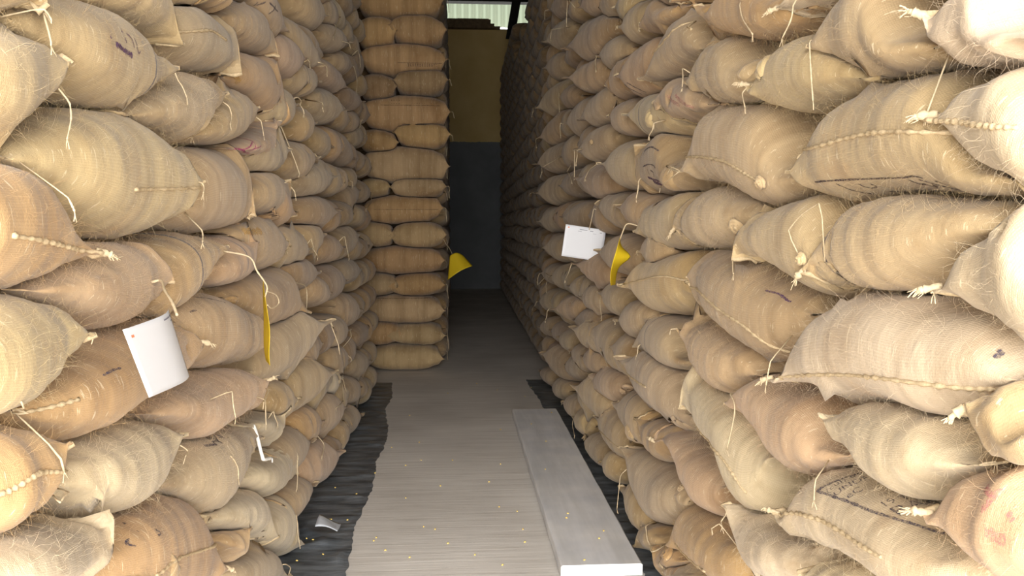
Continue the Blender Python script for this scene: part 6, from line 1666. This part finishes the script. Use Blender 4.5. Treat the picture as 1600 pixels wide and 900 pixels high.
# yellow card at the corner of the stack end
fy = [(-.045, 8.16, 1.190), (.085, 8.20, 1.190), (.175, 8.12, 1.092), (-.070, 8.10, .955)]
def far_yellow(a, b): return lerp4(fy, a, b) + Vector((0, -.05 * math.sin(a * math.pi) * (.4 + b), .03 * math.sin(a * math.pi) * (1 - b) + .022 * math.sin(a * math.pi) * b))
y3_ = grid_card('hanging_card', M['yellow'], far_yellow)
tag(y3_, 'arched yellow card hanging at the corner of the stack end over the dark passage', 'card', 'record cards hung on the stacks')
child_tube('twine_loop', [(-.02, 8.18, 1.20), (-.05, 8.25, 1.26), (-.085, 8.36, 1.30)], .003, M['twine'], y3_)

# ---------------------------------------------------------------- on the floor
# loose board lying along the aisle
bm = bmesh.new()
x0, x1, ya, yb, th = .444, .793, 3.405, 6.40, .056
ny = 24
sec = [(x0, .004), (x0, th - .006), (x0 + .006, th), (x1 - .006, th), (x1, th - .006), (x1, .004)]
rings = []
for i in range(ny + 1):
    y = ya + (yb - ya) * i / ny
    ring = []
    for (sx, sz) in sec:
        wob = .0016 * math.sin(i * 1.7 + sx * 9) + mr.uniform(-.0008, .0008)
        ring.append(bm.verts.new((sx + (wob if sx in (x0, x1) else wob * .6), y, sz)))
    rings.append(ring)
for i in range(ny):
    for k in range(6):
        bm.faces.new((rings[i][k], rings[i + 1][k], rings[i + 1][(k + 1) % 6], rings[i][(k + 1) % 6]))
bm.faces.new(rings[0]); bm.faces.new(rings[-1][::-1])
bmesh.ops.recalc_face_normals(bm, faces=bm.faces[:])
pl = bm_obj('wooden_plank', bm, M['plank'])
tag(pl, 'wide grey weathered plank lying flat along the aisle floor', 'plank')

# black polythene under the stacks
def sheet(name, edge_fn, xin, y0, y1, label, sgn, wr=.011):
    nu, nv = 36, 220
    V, Fc = [], []
    rg = random.Random(2)
    for j in range(nv + 1):
        y = y0 + (y1 - y0) * j / nv
        xe = edge_fn(y) + .004 * math.sin(y * 23 + 2 * math.sin(y * 7)) + .003 * math.sin(y * 61 + 3 * math.sin(y * 11))
        for i in range(nu + 1):
            t = i / nu
            x = xin + (xe - xin) * t
            amp = min(1, max(0, (abs(x) and (1 if sgn * (x - (-.76 if sgn > 0 else .84)) > 0 else 0))))
            z = .0022 + amp * wr * (.5 + .5 * math.sin(13 * y - 9 * x + 2.6 * math.sin(6 * x + 5 * y) + 1.7 * math.sin(17 * y + 3 * x))) ** 3 * (.3 + .7 * abs(math.sin(3.1 * y + 6 * x)))
            if t > .97: z = .0022 + amp * .003 * (.5 + .5 * math.sin(y * 40))
            V.append((x, y, z))
    for j in range(nv):
        for i in range(nu):
            a = j * (nu + 1) + i
            Fc.append((a, a + 1, a + nu + 2, a + nu + 1) if sgn > 0 else (a, a + nu + 1, a + nu + 2, a + 1))
    # underside
    m = len(V)
    V += [(x, y, .0006) for x, y, z in V]
    Fc += [tuple(m + k for k in f[::-1]) for f in Fc]
    return tag(mesh_obj(name, V, Fc, M['black']), label, 'plastic sheet')
ex_ = [e[1] for e in SHEET_EDGE]; ey_ = [e[0] for e in SHEET_EDGE]
sheet('plastic_sheet', lambda y: float(np.interp(y, ex_, ey_)), -1.1, 2.9, 7.85,
      'wrinkled black plastic sheet showing along the foot of a stack, with a torn wavy edge', 1)
sheet('plastic_sheet', lambda y: .70 + .02 * math.sin(y * 3.0) if y > 6.5 else .797 + .006 * math.sin(y * 4), 1.2, 2.9, 7.9,
      'strip of black plastic sheet making the shaded gap between the plank and the bottom row of sacks', -1, .003)  # the shaded gap under these sacks is put in as black sheet

# scrap of clear plastic poking out
def scrap(a, b): return (-.66 + .10 * a, 3.86 + .14 * b + .02 * a, .085 - .035 * a + .012 * math.sin(a * 3 + b * 2))
tag(grid_card('plastic_scrap', M['poly'], scrap, 6, 6), 'scrap of clear plastic poking out above the black sheet', 'plastic scrap')

# spilled grain
bm = bmesh.new()
bmesh.ops.create_uvsphere(bm, u_segments=8, v_segments=6, radius=1)
for v in bm.verts:
    v.co = Vector((v.co.x * .0062, v.co.y * (.0048 if v.co.x < 0 else .0038), v.co.z * .0034))
proto = bm_obj('maize_kernel', bm, M['kernel'], smooth=True)
first = True
for lst, z, lab in ((KERNELS, .0045, 'yellow maize kernel spilled on the floor of the aisle'), (PLANK_KERNELS, None, None)):
    for (x, y) in lst:
        if z is None:
            zz, lb = (.0605, 'yellow maize kernel lying on the grey plank') if .45 < x < .79 and 3.42 < y < 6.38 else (.0045, 'yellow maize kernel spilled on the floor of the aisle')
        else: zz, lb = z, lab
        if y < 8 and x < -.5: zz = .0125
        o = proto if first else proto.copy()
        if not first: col.objects.link(o)
        first = False
        o.location = (x, y, zz)
        o.rotation_euler = (0, 0, mr.uniform(0, 6.28))
        tag(o, 'yellow maize kernel spilled on the black plastic sheet' if zz == .0125 else lb, 'grain', 'spilled maize kernels ' + ('on the plank' if zz > .05 else 'on the sheet' if zz == .0125 else 'on the floor'))
